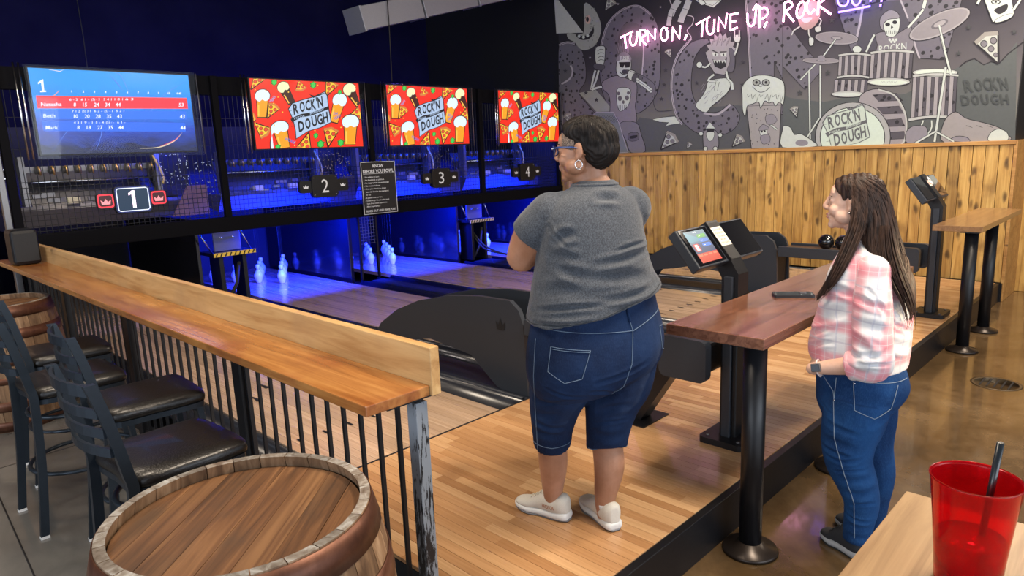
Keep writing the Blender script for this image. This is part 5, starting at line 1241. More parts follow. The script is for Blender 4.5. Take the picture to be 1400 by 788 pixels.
def hand(B, M4, s_=1.0, side=1, curl=.6):
    """M4: wrist frame, +y along the fingers, +z back of the hand, thumb towards side*x"""
    H = Body()
    H.loft([((0, -.01, 0), (.026, 0, 0), (0, 0, .018)), ((0, .03, 0), (.036, 0, 0), (0, 0, .016)), ((0, .075, 0), (.041, 0, 0), (0, 0, .014)), ((0, .092, 0), (.036, 0, 0), (0, 0, .010))], 20, 4, 2.6)
    for k, (x, L_, r_) in enumerate(((.030, .072, .0088), (.010, .080, .0092), (-.011, .075, .0088), (-.030, .058, .0078))):
        P = [Vector((side*x, .075, 0))]; a = 0.12
        for seg in (.48, .30, .22): P.append(P[-1]+Vector((side*x*.10, math.cos(a)*L_*seg, -math.sin(a)*L_*seg))); a += curl
        H.limb([tuple(p) for p in P], [r_*1.1, r_, r_*.92, r_*.8], 10, 4)
    H.limb([(side*.018, .008, -.002), (side*.045, .034, -.010), (side*.058, .062, -.016), (side*.058, .085, -.020)], [.015, .012, .0105, .0085], 12, 4)
    H.xform(lambda p: M4 @ (p*s_)); B.merge(H)
def frame(o, y, z):
    y = Vector(y).normalized(); z = (Vector(z)-y*Vector(z).dot(y)).normalized(); x = y.cross(z)
    m = Matrix((x, y, z)).transposed().to_4x4(); m.translation = o; return m
def shoe(parent, heel, dirv, L_, mats, label=None, logo=None, side=1, h=1.0, name='shoe'):
    """heel and dirv on the ground plane, origin z = sole"""
    up, sole, lace, dark = mats
    d = Vector((dirv[0], dirv[1], 0)).normalized(); x = Vector((d.y, -d.x, 0)); Mx = Matrix((x, d, Vector((0, 0, 1)))).transposed().to_4x4(); Mx.translation = heel
    f = lambda p: Mx @ Vector(p)
    S = Body(); w_ = .046
    S.loft([((0, .0, .020), (.030, 0, 0), (0, 0, .016)), ((0, .03, .022), (.045, 0, 0), (0, 0, .021)), ((0, .5*L_, .019), (.043, 0, 0), (0, 0, .017)), ((0, .72*L_, .017), (.050, 0, 0), (0, 0, .016)), ((0, .93*L_, .024), (.038, 0, 0), (0, 0, .013)), ((0, L_, .032), (.014, 0, 0), (0, 0, .007))], 24, 5, 3)
    S.xform(f); so = S.build('sole', sole, parent, .006, 3)
    U = Body()
    U.loft([((0, .004, .066), (.024, 0, 0), (0, 0, .044)), ((0, .030, .070), (.043, 0, 0), (0, 0, .052*h)), ((0, .065, .066), (.048, 0, 0), (0, 0, .048*h)), ((0, .10, .068), (.046, 0, 0), (0, 0, .048*h)), ((0, .135, .064), (.042, 0, 0), (0, 0, .044)), ((0, .17, .052), (.042, 0, 0), (0, 0, .033)), ((0, .74*L_, .040), (.046, 0, 0), (0, 0, .024)), ((0, .92*L_, .036), (.036, 0, 0), (0, 0, .016)), ((0, .985*L_, .034), (.014, 0, 0), (0, 0, .007))], 24, 5, 2.2)
    U.ell((0, .120, .104), (.026, .020, .022))
    U.xform(f); uo = U.build('upper', up, parent, .005, 5)
    bt = bvh(uo); m = MB()
    for k in range(5):
        y = .115+k*.018; r = stitch(bt, [f((-.022, y, .2)), f((.022, y+.012, .2))], Vector((0, 0, -1)), .15, .002)
        if len(r) > 2: m.tube(r, .0028, 6)
    if m.v: m.build('laces', lace, parent)
    m = MB()
    for zz in (.010,):
        r = [f(p) for p in ((-.022, .006, .004), (0, .002, .004), (.022, .006, .004), (.036, .06, .004), (.036, .5*L_, .004), (.047, .72*L_, .004), (.028, .93*L_, .010), (0, .97*L_, .014), (-.028, .93*L_, .010), (-.047, .72*L_, .004), (-.036, .5*L_, .004), (-.036, .06, .004))]
        m.tube([tuple(p) for p in catmull(r, 4, True)], .004, 6, closed=True)
    m.build('outsole', dark, parent)
    return f, uo
def strands(name, mat, parent, paths, r0=.0016, lab=None):
    m = MB()
    for P, r in paths:
        k = len(P); m.tube(P, [r*(1-.75*(i/(k-1))**2) for i in range(k)], 4, caps=False)
    o = m.build(name, mat, parent); o['kind'] = 'stuff'; return o
# ------------------------------------------------------------------ woman in the grey T-shirt
V1 = Vector((2.27, 1.77, 0)); RT1 = Vector((.644, -.765, 0)); FW1 = Vector((.765, .644, 0))
W1 = lambda u, w_, z: V1 + RT1*u + FW1*w_ + Vector((0, 0, z))
p1 = thing('person', 'woman in grey T-shirt, blue cropped jeans and white sneakers, arms folded', 'person', (2.27, 1.77, .214))
def rebase(root):
    for c in C.objects:
        if c.parent == root: c.matrix_parent_inverse = Matrix.Translation(-root.location)
th = math.radians(32)
LX = RT1*math.cos(th)+FW1*math.sin(th); FY = -RT1*math.sin(th)+FW1*math.cos(th); Zv = Vector((0, 0, 1))
def rg(z, u, w_, A, B_, tilt=0.0): return (W1(u, w_, z), LX*A+Zv*tilt*A, FY*B_)
SK1 = skin('warm_brown_skin', (.34, .155, .085), (.50, .26, .165))
torso = [(1.735, .02, .01, .055, .055), (1.69, .015, .005, .09, .075), (1.65, .01, 0, .17, .11), (1.58, 0, 0, .205, .15), (1.48, 0, 0, .22, .175), (1.38, 0, 0, .235, .19), (1.22, 0, 0, .24, .185), (1.05, 0, 0, .25, .19), (.92, .0, 0, .23, .165)]
b1 = Body(); b1.loft([rg(*k) for k in torso])
hd1 = Body(); headparts(hd1, 1.0, .97, 1.05, 1.0)
ya = math.radians(74); HF = (-RT1*math.sin(ya)+FW1*math.cos(ya)); HF = (HF+Zv*-.06).normalized(); HX = HF.cross(Zv).normalized(); HZ = HX.cross(HF).normalized()
HM = Matrix((HX, HF, HZ)).transposed().to_4x4(); HM.translation = W1(-.028, .0, 1.845)
hs = 1.06
hd1.xform(lambda p: HM @ (p*hs)); b1.merge(hd1)
b1.limb([W1(.02, .015, 1.64), W1(.012, .015, 1.71), W1(.005, .01, 1.78)], [.078, .063, .058])
b1.ell(W1(-.035, .01, 1.735), (.045, .045, .03))
# arms
LS, LE, LH_ = W1(-.165, -.05, 1.595), W1(-.293, .03, 1.415), W1(-.13, .30, 1.50)
b1.limb([LS, LS.lerp(LE, .5)+RT1*-.012, LE], [.078, .083, .068]); b1.limb([LE, LE.lerp(LH_, .45), LH_], [.066, .052, .030])
RS, RE, RH = W1(.165, .09, 1.60), W1(.10, .33, 1.40), W1(-.12, .30, 1.42)
b1.limb([RS, RS.lerp(RE, .5), RE], [.078, .076, .062]); b1.limb([RE, RE.lerp(RH, .5), RH], [.06, .05, .030])
hand(b1, frame(LH_, (RT1*.75+Zv*.5+FW1*.1), (FW1)), .95, 1, .5); hand(b1, frame(RH, (-RT1*.8+Zv*.1-FW1*.25), FW1*.6+Zv), .95, -1, .6)
# legs
LK = [W1(-.10, -.04, .93), W1(-.165, -.01, .78), W1(-.185, .0, .60), W1(-.187, .01, .47), W1(-.192, .018, .34), W1(-.185, .02, .26)]
RK = [W1(.10, .03, .93), W1(.075, .01, .78), W1(.055, .0, .60), W1(.060, -.015, .47), W1(.040, -.038, .34), W1(.040, -.045, .26)]
b1.limb(LK, [.12, .098, .068, .064, .046, .040]); b1.limb(RK, [.12, .10, .070, .067, .048, .040])
body1 = b1.build('body', SK1, p1, .0052, 4)
# shirt
n = NT('heather_grey_jersey'); v = n.coords(); a = n.noise(v, 170, 4, .8); e = n.noise(n.coords((6, 6, 22)), 1, 3); c0 = n.ramp(a, [(.40, (.020, .025, .034)), (.62, (.070, .080, .098))]); n.col(c0)
n.set(roughness=.88, sheen=.2); n.bump(n.math('ADD', n.math('MULTIPLY', a, .3), e), .28, .008); JERS = n.m
sh = Body()
st = [(1.725, .022, .01, .078, .070), (1.70, .018, .008, .105, .085), (1.655, .012, .0, .175, .125), (1.60, .0, 0, .213, .158), (1.52, -.002, 0, .228, .182), (1.46, 0, 0, .236, .192), (1.40, 0, 0, .243, .202), (1.33, 0, 0, .262, .212), (1.275, .002, 0, .278, .224), (1.245, .004, 0, .290, .232), (1.222, .006, 0, .298, .238)]
sh.loft([rg(z, u, w_, A, B_, .26*max(0, (1.45-z)/.25)) for z, u, w_, A, B_ in st])
sh.ell(LS+FW1*.008, (.092, .092, .092)); sh.ell(LS.lerp(W1(0, 0, 1.60), .35)+Zv*.008, (.09, .09, .085)); sh.ell(RS, (.094, .094, .092)); sh.ell(RS.lerp(W1(0, 0, 1.60), .35)+Zv*.008, (.09, .09, .085))
sh.limb([LS+FW1*.01, LS.lerp(LE, .30)+RT1*-.010, LS.lerp(LE, .42)+RT1*-.013, LS.lerp(LE, .52)+RT1*-.014], [.092, .097, .097, .097], round_=False)
sh.limb([RS, RS.lerp(RE, .35), RS.lerp(RE, .66)], [.092, .092, .086], round_=False)
wr1 = [((.25, 1.44), (-.02, 1.40)), ((.24, 1.33), (-.05, 1.36)), ((.26, 1.30), (.02, 1.27)), ((.22, 1.47), (.08, 1.45)), ((-.16, 1.45), (-.05, 1.42)), ((-.15, 1.42), (-.02, 1.36)), ((-.24, 1.22), (.05, 1.25)), ((-.23, 1.17), (.02, 1.19)), ((.28, 1.24), (.06, 1.22)), ((-.14, 1.50), (-.06, 1.53)), ((-.17, 1.56), (-.10, 1.48)), ((.02, 1.66), (.12, 1.65)), ((-.2, 1.30), (-.05, 1.31))]
def wrinkle(lines, rt, org, zscale=1.0, w_=.012, d=.007, side_dir=None):
    """creases follow lines drawn on the side facing side_dir"""
    def fn(co, no):
        u = (co-np.array(org))@np.array(rt); z = co[:, 2]; face = np.clip(-(no@np.array(side_dir))*1.6+.3, 0, 1); dd = np.zeros(len(co))
        for k, ((u0, z0), (u1, z1)) in enumerate(lines):
            ab = np.array([u1-u0, z1-z0]); L2 = ab@ab; t = np.clip(((u-u0)*ab[0]+(z-z0)*ab[1])/L2, 0, 1)
            bow = .012*math.sin(k*2.3); qx = u0+t*ab[0]; qz = z0+t*ab[1]+bow*np.sin(PI*t)
            dist = np.hypot(u-qx, z-qz); e = np.sin(PI*np.clip(t*.86+.12, 0, 1)); x = dist/(w_*(1+.5*math.sin(k*1.7)))
            dd += d*(1+.35*math.sin(k*3.1))*e*(-np.exp(-x*x)+.75*np.exp(-((x-1.8)/.8)**2))
        return co+no*(dd*face)[:, None]
    return fn
shirt1 = sh.build('t_shirt', JERS, p1, .0065, 5, (), wrinkle(wr1, RT1, V1, side_dir=FW1, d=.011, w_=.014))
bs = bvh(shirt1); m = MB()
hem = []
for k in range(60):
    t = 2*PI*k/60; d_ = -(LX*math.cos(t)+FY*math.sin(t)); z = 1.236+(LX*.30).dot(-d_)*.235
    h = bs.ray_cast(W1(.007, 0, z)-d_*.6, d_, .8)
    if h[0] is not None: hem.append(h[0]+h[1]*.0005)
m.tube(hem, .0022, 6, closed=True); m.build('hem_stitch', plain('dark_grey_thread', (.03, .034, .042), .9), p1)
nk = []
for k in range(40):
    t = 2*PI*k/40; d_ = -(LX*math.cos(t)+FY*math.sin(t)); h = bs.ray_cast(W1(.02, .01, 1.708)-d_*.3, d_, .4)
    if h[0] is not None: nk.append(h[0])
if len(nk) > 10: m = MB().tube(nk, .006, 8, closed=True); m.build('neckband', JERS, p1)
# cropped jeans
DEN1 = denim('dark_blue_denim', (.0035, .010, .036), (.008, .024, .074), (.024, .048, .112))
jn = Body()
jt_ = [(1.30, .004, 0, .255, .195), (1.24, .004, 0, .268, .205), (1.16, .004, 0, .283, .215), (1.08, .006, 0, .302, .232), (1.0, .008, 0, .310, .240), (.93, .008, 0, .300, .225), (.87, .006, 0, .27, .18)]
jn.loft([rg(z, u, w_, A, B_, .16) for z, u, w_, A, B_ in jt_])
jn.limb([W1(-.115, -.04, .98), W1(-.145, -.03, .86), W1(-.170, -.01, .76), W1(-.184, .0, .66), W1(-.187, .0, .60), W1(-.187, .005, .584)], [.150, .138, .115, .094, .086, .087], round_=False)
jn.limb([W1(.120, .03, .98), W1(.105, .02, .86), W1(.078, .01, .76), W1(.060, .0, .66), W1(.052, -.005, .58), W1(.052, -.01, .560)], [.160, .150, .122, .100, .091, .092], round_=False)
wj = [((-.24, .82), (-.08, .86)), ((.02, .83), (.20, .90)), ((-.25, .71), (-.12, .69)), ((.0, .70), (.14, .72)), ((-.26, .66), (-.13, .64)), ((.0, .65), (.13, .66)), ((-.02, .90), (.10, .86)), ((.0, .94), (.22, .99)), ((-.25, .75), (-.14, .77)), ((.02, .76), (.16, .79)), ((-.20, .91), (-.04, .88))]
jeans1 = jn.build('cropped_jeans', DEN1, p1, .0068, 5, (), wrinkle(wj, RT1, V1, side_dir=FW1, d=.006))
bj = bvh(jeans1); THR = plain('pale_blue_thread', (.10, .15, .23), .8)
def stit(pts, r=.0016, nm='seam_stitch', bv=None, mat=THR, par=None):
    q = stitch(bv, [W1(u, 0, z) for u, z in pts], FW1, .8)
    if len(q) > 2: MB().tube(q, r, 5).build(nm, mat, par)
PK = [(-.175, 1.085), (-.190, .985), (-.125, .945), (-.055, .965), (-.020, 1.075), (-.175, 1.085)]
stit(PK, .0016, 'pocket_stitch', bj, par=p1); stit([(-.175, 1.077), (-.022, 1.068)], .0014, 'pocket_stitch', bj, par=p1)
PK2 = [(.340, 1.10), (.275, 1.115), (.285, 1.02), (.315, .985), (.35, 1.0)]
stit(PK2, .0016, 'pocket_stitch', bj, par=p1)
stit([(-.22, 1.155), (.0, 1.14), (.155, 1.13), (.33, 1.20)], .0018, 'yoke_seam', bj, par=p1)
stit([(.118, 1.25), (.152, 1.13), (.145, 1.0), (.110, .90), (.02, .83)], .0018, 'centre_seam', bj, par=p1)
stit([(-.238, 1.10), (-.250, .95), (-.252, .75), (-.250, .56)], .0018, 'side_seam', bj, par=p1)
for c_, u0, u1, z in ((0, -.272, -.102, .596), (1, -.038, .142, .572)): stit([(u0+.003, z+.004), ((u0+u1)/2, z-.005), (u1-.003, z+.004)], .0016, 'hem_stitch', bj, par=p1)
MB().tube(stitch(bj, [W1(.120, 0, 1.26), W1(.140, 0, 1.165)], FW1, .8, .004), .007, 6, flat=(1, .4)).build('belt_loop', DEN1, p1)
# socks and sneakers
SOCK = plain('white_sock', (.72, .73, .75), .9, bs=200); SNK = plain('cream_mesh', (.66, .63, .56), .75, bs=220, bump=.2); SOLE_ = plain('white_foam', (.74, .75, .74), .6); LACE = plain('cream_lace', (.68, .63, .54), .8); DSOL = plain('grey_outsole', (.20, .20, .21), .7)
Zp = .214
d1 = -RT1*.87+FW1*.49; d2 = -RT1*.47+FW1*.88
h1 = W1(-.119, -.017, Zp); h2 = W1(.081, -.108, Zp)
for ank, q in ((W1(-.185, .02, .30), 0), (W1(.040, -.045, .30), 1)):
    MB().lathe([(.036, -.06), (.040, -.02), (.0425, .010), (.0425, .018), (.040, .020)], ank, 24).build('sock', SOCK, p1)
f1, up1 = shoe(p1, h1, d1, .285, (SNK, SOLE_, LACE, DSOL)); f2, up2 = shoe(p1, h2, d2, .285, (SNK, SOLE_, LACE, DSOL))
bu = bvh(up1); LG = plain('copper_lettering', (.42, .20, .12), .6)
# lettering on the outer side of the left shoe, wrapped on the upper
vs, fs, x0, x1, y0, y1 = text_geo('HOKA', .02); xd = Vector((d1.y, -d1.x, 0)).normalized(); sd = xd if xd.dot(FW1) > 0 else -xd; P = []; ok = True
for a_, b_ in vs:
    yy = .118-(a_-x0)/(x1-x0)*.066; zz = .052+(b_-y0)/(y1-y0)*.020
    pt = h1+Vector((d1.x, d1.y, 0)).normalized()*yy+Zv*zz; h = bu.ray_cast(pt-sd*.15, sd, .3)
    if h[0] is None: ok = False; P.append(pt); continue
    P.append(h[0]-sd*.0012)
if ok:
    m = MB().add(P, fs); m.build('shoe_lettering', LG, p1)
# head details
def hp(x, y, z): return HM @ (Vector((x, y, z))*hs)
HR3 = HM.to_3x3()
for s_ in (-1, 1):
    e = MB().ball(hp(s_*.031, .0735, .010), .0125*hs, 16).build('eye', plain('eye_white', (.7, .68, .66), .15), p1)
    MB().ball(hp(s_*.0315, .0805, .010), .0065*hs, 12).build('iris', plain('dark_iris', (.02, .01, .008), .1), e)
    MB().tube([hp(s_*.018, .090, .030), hp(s_*.032, .090, .034), hp(s_*.047, .078, .031)], .0028, 6).build('eyebrow', plain('dark_brow', (.03, .02, .015), .8), p1)
HB = hairmat('black_hair', (.004, .003, .003), (.018, .012, .010))
hb = Body(); cap = [((0, -.022, .044), (.080, .100, .085)), ((0, -.050, .030), (.080, .090, .085)), ((0, -.066, .000), (.074, .076, .070)), ((0, -.058, -.028), (.066, .062, .050)), ((.02, -.01, .07), (.066, .09, .060)), ((-.02, -.01, .07), (.066, .09, .060))]
for c_, r_ in cap: hb.ell(c_, r_)
hb.xform(lambda p: HM @ (p*hs))
def hcut(co, no):
    # keep the face and the ears clear: pull the shell inside the head there
    Mi = np.array(HM.inverted()); q = (np.c_[co, np.ones(len(co))] @ Mi.T)[:, :3]/hs
    y, z, x = q[:, 1], q[:, 2], q[:, 0]
    line = .060-np.clip((.085-z), 0, 1)*.75  # hairline runs back and down from the forehead
    k = np.clip((y-line)/.02, 0, 1); c0 = np.array(hp(0, -.01, .02)); co = co + (c0-co)*(k*.16)[:, None]
    g = .0016*np.sin(x*420+z*60)+.0012*np.sin(x*900+y*150); return co+no*(g*(1-k))[:, None]
hair1 = hb.build('hair', HB, p1, .0042, 6, (), hcut)
bh = bvh(hair1); paths = []
for k in range(420):
    az = rnd.uniform(-PI, PI); 
    if abs(az) < 1.15: continue   # az 0 = face
    ph0 = rnd.uniform(.05, .9); pts = []
    daz = rnd.uniform(-.25, .25); ln = rnd.uniform(.6, 1.15)
    for i in range(9):
        ph = ph0+ln*i/8; a_ = az+daz*i/8; dl = Vector((math.sin(a_)*math.sin(ph), math.cos(a_)*math.sin(ph), math.cos(ph)))
        dw = (HR3 @ dl).normalized(); h = bh.ray_cast(hp(0, -.03, .02)+dw*.3, -dw, .3)
        if h[0] is None: break
        pts.append(h[0]+h[1]*.0018)
    if len(pts) > 4: paths.append((pts, .0013))
strands('hair_strands', HB, p1, paths)
# close cropped greying temple
n = NT('cropped_temple_hair'); v = n.coords(); a = n.noise(v, 260, 3, .7); n.col(n.ramp(a, [(.42, (.05, .035, .028)), (.60, (.36, .26, .20))])); n.set(roughness=.8); n.bump(a, .6, .002); TMP = n.m
tb = Body(); tb.ell((0, .018, .040), (.0755, .066, .062)); tb.xform(lambda p: HM @ (p*hs)); tb.build('temple_hair', TMP, p1, .005, 3)
# glasses
g = None
GB = plain('blue_frame', (.02, .045, .16), .25); GLS = CLEAR
GP = thing('eyeglasses', 'blue framed eyeglasses worn by the woman in the grey shirt', 'glasses', tuple(HM.translation))
def gp(x, y, z): return hp(x, y, z)
for s_ in (-1, 1):
    MB().tube([gp(s_*.062, .100, .016), gp(s_*.077, .075, .020), gp(s_*.081, .020, .016), gp(s_*.080, -.010, .008)], [.0030, .0045, .0040, .0028], 8).build('temple_arm', GB, GP)
    rr_ = [gp(s_*.034+.026*math.cos(t), .106-.010*abs(math.cos(t)), .008+.019*math.sin(t)) for t in [2*PI*k/20 for k in range(20)]]
    MB().tube(rr_, .0028, 8, closed=True).build('rim', GB if s_ else GB, GP)
    MB().add(rr_, [tuple(range(20))]).build('lens', GLS, GP)
    MB().ball(gp(s_*.062, .101, .018), .005, 8).build('hinge', CHROME, GP)
MB().tube([gp(-.009, .108, .012), gp(0, .112, .016), gp(.009, .108, .012)], .002, 6).build('bridge', GB, GP)
for o in kids(GP): o.matrix_parent_inverse = Matrix.Translation(-GP.location)
ER = thing('hoop_earring', 'silver hoop earring under the ear of the woman in grey', 'earring', tuple(hp(-.083, -.004, -.042)))
c_ = hp(-.084, -.002, -.050); MB().tube([c_-ER.location+HR3 @ Vector((0, .015*math.cos(t), .017*math.sin(t))) for t in [2*PI*k/24 for k in range(24)]], .0018, 6, closed=True).build('hoop', CHROME, ER)
rebase(p1)
# ------------------------------------------------------------------ woman in the plaid shirt
V2 = Vector((3.1, 1.0, 0)); RT2 = Vector((.307, -.952, 0)); FW2 = Vector((.952, .307, 0))
Q = lambda u, w_, z: V2 + RT2*u + FW2*w_ + Vector((0, 0, z))
p2 = thing('person', 'woman in pink plaid shirt and blue jeans with long dark brown hair', 'person', (3.14, .97, 0))
ph_ = math.radians(68); LX2 = RT2*math.cos(ph_)+FW2*math.sin(ph_); FY2 = -RT2*math.sin(ph_)+FW2*math.cos(ph_)
def r2(z, u, w_, A, B_): return (Q(u, w_, z), LX2*A, FY2*B_)
SK2 = skin('fair_skin', (.56, .33, .235), (.70, .46, .36))
b2 = Body()
b2.loft([r2(*k) for k in [(1.44, .02, 0, .052, .052), (1.40, .03, 0, .09, .06), (1.37, .045, 0, .15, .085), (1.30, .045, 0, .175, .11), (1.20, .045, 0, .175, .13), (1.10, .045, 0, .17, .15), (.98, .035, 0, .165, .145), (.86, .04, 0, .15, .13), (.78, .045, 0, .13, .11)]])
hd2 = Body(); headparts(hd2, .98, .99, .95, .2)
yb = math.radians(84); G = -RT2*math.sin(yb)+FW2*math.cos(yb); G = (G+Zv*.02).normalized(); GX = G.cross(Zv).normalized(); GZ = GX.cross(G).normalized()
H2 = Matrix((GX, G, GZ)).transposed().to_4x4(); H2.translation = Q(-.020, .0, 1.585); hs2 = 1.0
hd2.xform(lambda p: H2 @ (p*hs2)); b2.merge(hd2)
q2 = lambda x, y, z: H2 @ (Vector((x, y, z))*hs2)
b2.limb([Q(.035, 0, 1.36), Q(.020, 0, 1.43), Q(.0, .0, 1.50)], [.062, .054, .052])
S2, E2, N2 = Q(.065, -.155, 1.315), Q(.085, -.225, .955), Q(-.125, -.165, .895)
b2.limb([S2, S2.lerp(E2, .5), E2], [.058, .050, .042]); b2.limb([E2, E2.lerp(N2, .5), N2], [.043, .038, .027])
b2.limb([N2, N2+Vector(N2-E2).normalized()*.015], [.027, .027])
hand(b2, frame(N2, (-RT2*.30+FW2*.95-Zv*.10), (-RT2*.5-FW2*.6+Zv*.3)), .86, 1, .45)
S3, E3, N3 = Q(.04, .155, 1.315), Q(.04, .22, .97), Q(-.095, .13, .95)
b2.limb([S3, S3.lerp(E3, .5), E3], [.056, .05, .042]); b2.limb([E3, E3.lerp(N3, .5), N3], [.042, .038, .027])
hand(b2, frame(N3, (-RT2*.3-FW2*.9), (-RT2*.9+FW2*.2+Zv*.2)), .86, -1, .4)
LA = [Q(.035, -.08, .80), Q(.010, -.085, .60), Q(.030, -.08, .46), Q(.075, -.075, .30), Q(.072, -.07, .12), Q(.072, -.07, .06)]
RA = [Q(.075, .07, .80), Q(.10, .08, .60), Q(.115, .08, .46), Q(.135, .085, .30), Q(.13, .09, .12), Q(.13, .09, .06)]
b2.limb(LA, [.095, .08, .065, .055, .040, .038]); b2.limb(RA, [.095, .08, .062, .052, .038, .036])
body2 = b2.build('body', SK2, p2, .005, 4)
# plaid shirt material: stripes in height and around the body
def plaid(name, ry, ang):
    n = NT(name); tc = n.n('TexCoord'); mp = n.n('Mapping', vector_type='POINT'); n.l(tc.outputs['Object'], mp.inputs['Vector']); mp.inputs['Rotation'].default_value = (ang, .0, 0)
    nz = n.n('TexNoise'); nz.inputs['Scale'].default_value = 4; n.l(tc.outputs['Object'], nz.inputs['Vector'])
    ad = n.n('VectorMath', operation='MULTIPLY_ADD'); n.l(nz.outputs['Color'], ad.inputs[0]); ad.inputs[1].default_value = (.035, .035, .035); n.l(mp.outputs[0], ad.inputs[2])
    sp = n.n('SeparateXYZ'); n.l(ad.outputs[0], sp.inputs[0]); s_ = n.math('ADD', sp.outputs[1], n.math('MULTIPLY', sp.outputs[0], -.55))
    def stripe(v_, per, ph, w0, soft):
        f = n.math('FRACT', n.math('ADD', n.math('DIVIDE', v_, per), ph)); d = n.math('ABSOLUTE', n.math('SUBTRACT', f, .5))
        r = n.n('MapRange'); r.inputs['From Min'].default_value = w0+soft; r.inputs['From Max'].default_value = w0; n.l(d, r.inputs['Value']); return r.outputs[0]
    c = n.mix((.60, .60, .62), (.66, .17, .21), n.math('MULTIPLY', stripe(s_, .145, .1, .12, .13), .62)); c = n.mix(c, (.64, .16, .21), n.math('MULTIPLY', stripe(sp.outputs[2], .135, .35, .10, .13), .62))
    c = n.mix(c, (.40, .42, .52), n.math('MULTIPLY', stripe(s_, .145, .62, .018, .02), .55)); c = n.mix(c, (.42, .40, .48), n.math('MULTIPLY', stripe(sp.outputs[2], .135, .83, .018, .02), .55))
    for v_, per, ph in ((s_, .036, .0), (sp.outputs[2], .034, .2)): c = n.mix(c, (.68, .67, .68), n.math('MULTIPLY', stripe(v_, per, ph, .02, .03), .35))
    n.col(c); n.set(roughness=.9, sheen=.1); b_ = n.noise(n.coords((9, 9, 16)), 1, 3, .5, .5); w_ = n.noise(n.coords((300, 300, 300)), 1, 2); n.bump(n.math('ADD', b_, n.math('MULTIPLY', w_, .1)), .3, .012); return n.m
PL1 = plaid('pink_plaid_cotton', 0, .0); PL2 = plaid('pink_plaid_cotton_sleeve', 0, -.12)
ps = Body()
pt_ = [(1.425, .022, 0, .062, .062), (1.40, .032, 0, .10, .075), (1.375, .045, 0, .155, .10), (1.31, .045, 0, .190, .128), (1.22, .042, 0, .196, .150), (1.12, .046, 0, .200, .178), (1.02, .036, 0, .208, .192), (.94, .032, 0, .208, .194), (.905, .038, 0, .200, .186), (.885, .040, 0, .196, .182)]
ps.loft([r2(*k) for k in pt_]); ps.ell(S2+FW2*.03, (.072, .072, .066)); ps.ell(S3-FW2*.03, (.072, .072, .066))
wp = [((-.10, 1.26), (.02, 1.22)), ((-.12, 1.10), (-.02, 1.16)), ((.12, 1.22), (.21, 1.14)), ((.14, 1.12), (.23, 1.04)), ((.10, 1.05), (.23, .98)), ((.12, 1.0), (.22, .92)), ((-.15, .97), (-.06, 1.02)), ((-.16, 1.03), (-.08, 1.08)), ((.10, .93), (.22, .90)), ((.15, 1.30), (.20, 1.20))]
plaid1 = ps.build('plaid_shirt', PL1, p2, .0065, 5, (), wrinkle(wp, RT2, V2, side_dir=FW2, d=.009, w_=.014))
sv = Body(); cf = E2.lerp(N2, .36)
sv.ell(S2+FW2*.012+Zv*.004, (.070, .070, .068)); sv.limb([S2+Zv*.0+FW2*.01, S2.lerp(E2, .35), S2.lerp(E2, .75), E2+RT2*.004, E2.lerp(N2, .18), cf], [.068, .074, .075, .074, .068, .060], round_=False)
wsv = [((.02, 1.22), (.14, 1.18)), ((.03, 1.12), (.15, 1.08)), ((.02, 1.0), (.15, 1.03)), ((.03, .96), (.15, .97)), ((.02, 1.06), (.10, .98)), ((.0, .93), (.10, .95)), ((.05, 1.26), (.13, 1.14))]
sv.build('left_sleeve', PL2, p2, .006, 4, (), wrinkle(wsv, RT2, V2, side_dir=FW2, d=.008, w_=.013))
cd = (N2-E2).normalized(); cfb = Body(); cfb.limb([cf-cd*.03, cf-cd*.005, cf+cd*.012], [.062, .064, .061], round_=False); cfb.build('rolled_cuff', PL2, p2, .005, 2)
sv = Body(); sv.ell(S3, (.070, .070, .068)); sv.limb([S3, S3.lerp(E3, .5), E3, E3.lerp(N3, .35)], [.070, .074, .070, .058], round_=False); sv.build('right_sleeve', PL2, p2, .007, 4)
co_ = Body(); co_.loft([(Q(.022, 0, 1.405), LX2*.078, FY2*.072), (Q(.016, 0, 1.432), LX2*.066, FY2*.064), (Q(.012, 0, 1.44), LX2*.060, FY2*.058)], ex=2.2); co_.build('collar', PL1, p2, .005, 3)
# jeans
DEN2 = denim('mid_blue_denim', (.003, .022, .085), (.009, .055, .175), (.04, .12, .26))
j2 = Body(); j2.loft([r2(*k) for k in [(.90, .042, 0, .178, .163), (.84, .050, 0, .186, .176), (.78, .056, 0, .190, .180), (.72, .045, 0, .182, .165), (.66, .036, 0, .16, .13)]])
j2.limb([Q(.045, -.085, .76), Q(.030, -.088, .66), Q(.014, -.088, .56), Q(.020, -.085, .46), Q(.058, -.08, .36), Q(.080, -.076, .27), Q(.074, -.072, .16), Q(.070, -.07, .085)], [.130, .128, .112, .098, .084, .073, .062, .058], round_=False)
j2.limb([Q(.075, .075, .76), Q(.090, .08, .62), Q(.105, .08, .48), Q(.135, .085, .34), Q(.135, .09, .2), Q(.13, .09, .085)], [.125, .118, .095, .080, .062, .056], round_=False)
wj2 = [((-.08, .66), (.06, .63)), ((-.09, .58), (.05, .56)), ((-.06, .50), (.08, .52)), ((-.03, .44), (.10, .46)), ((.0, .40), (.12, .42)), ((.02, .34), (.14, .37)), ((.04, .28), (.14, .30)), ((.02, .22), (.13, .21)), ((.03, .17), (.13, .18)), ((.10, .68), (.20, .73)), ((-.11, .74), (-.04, .70)), ((-.09, .54), (.03, .52)), ((.03, .12), (.12, .13))]
jeans2 = j2.build('blue_jeans', DEN2, p2, .006, 4, (), wrinkle(wj2, RT2, V2, side_dir=FW2, d=.006, w_=.011))
bj2 = bvh(jeans2); TH2 = plain('pale_thread', (.22, .28, .36), .8)
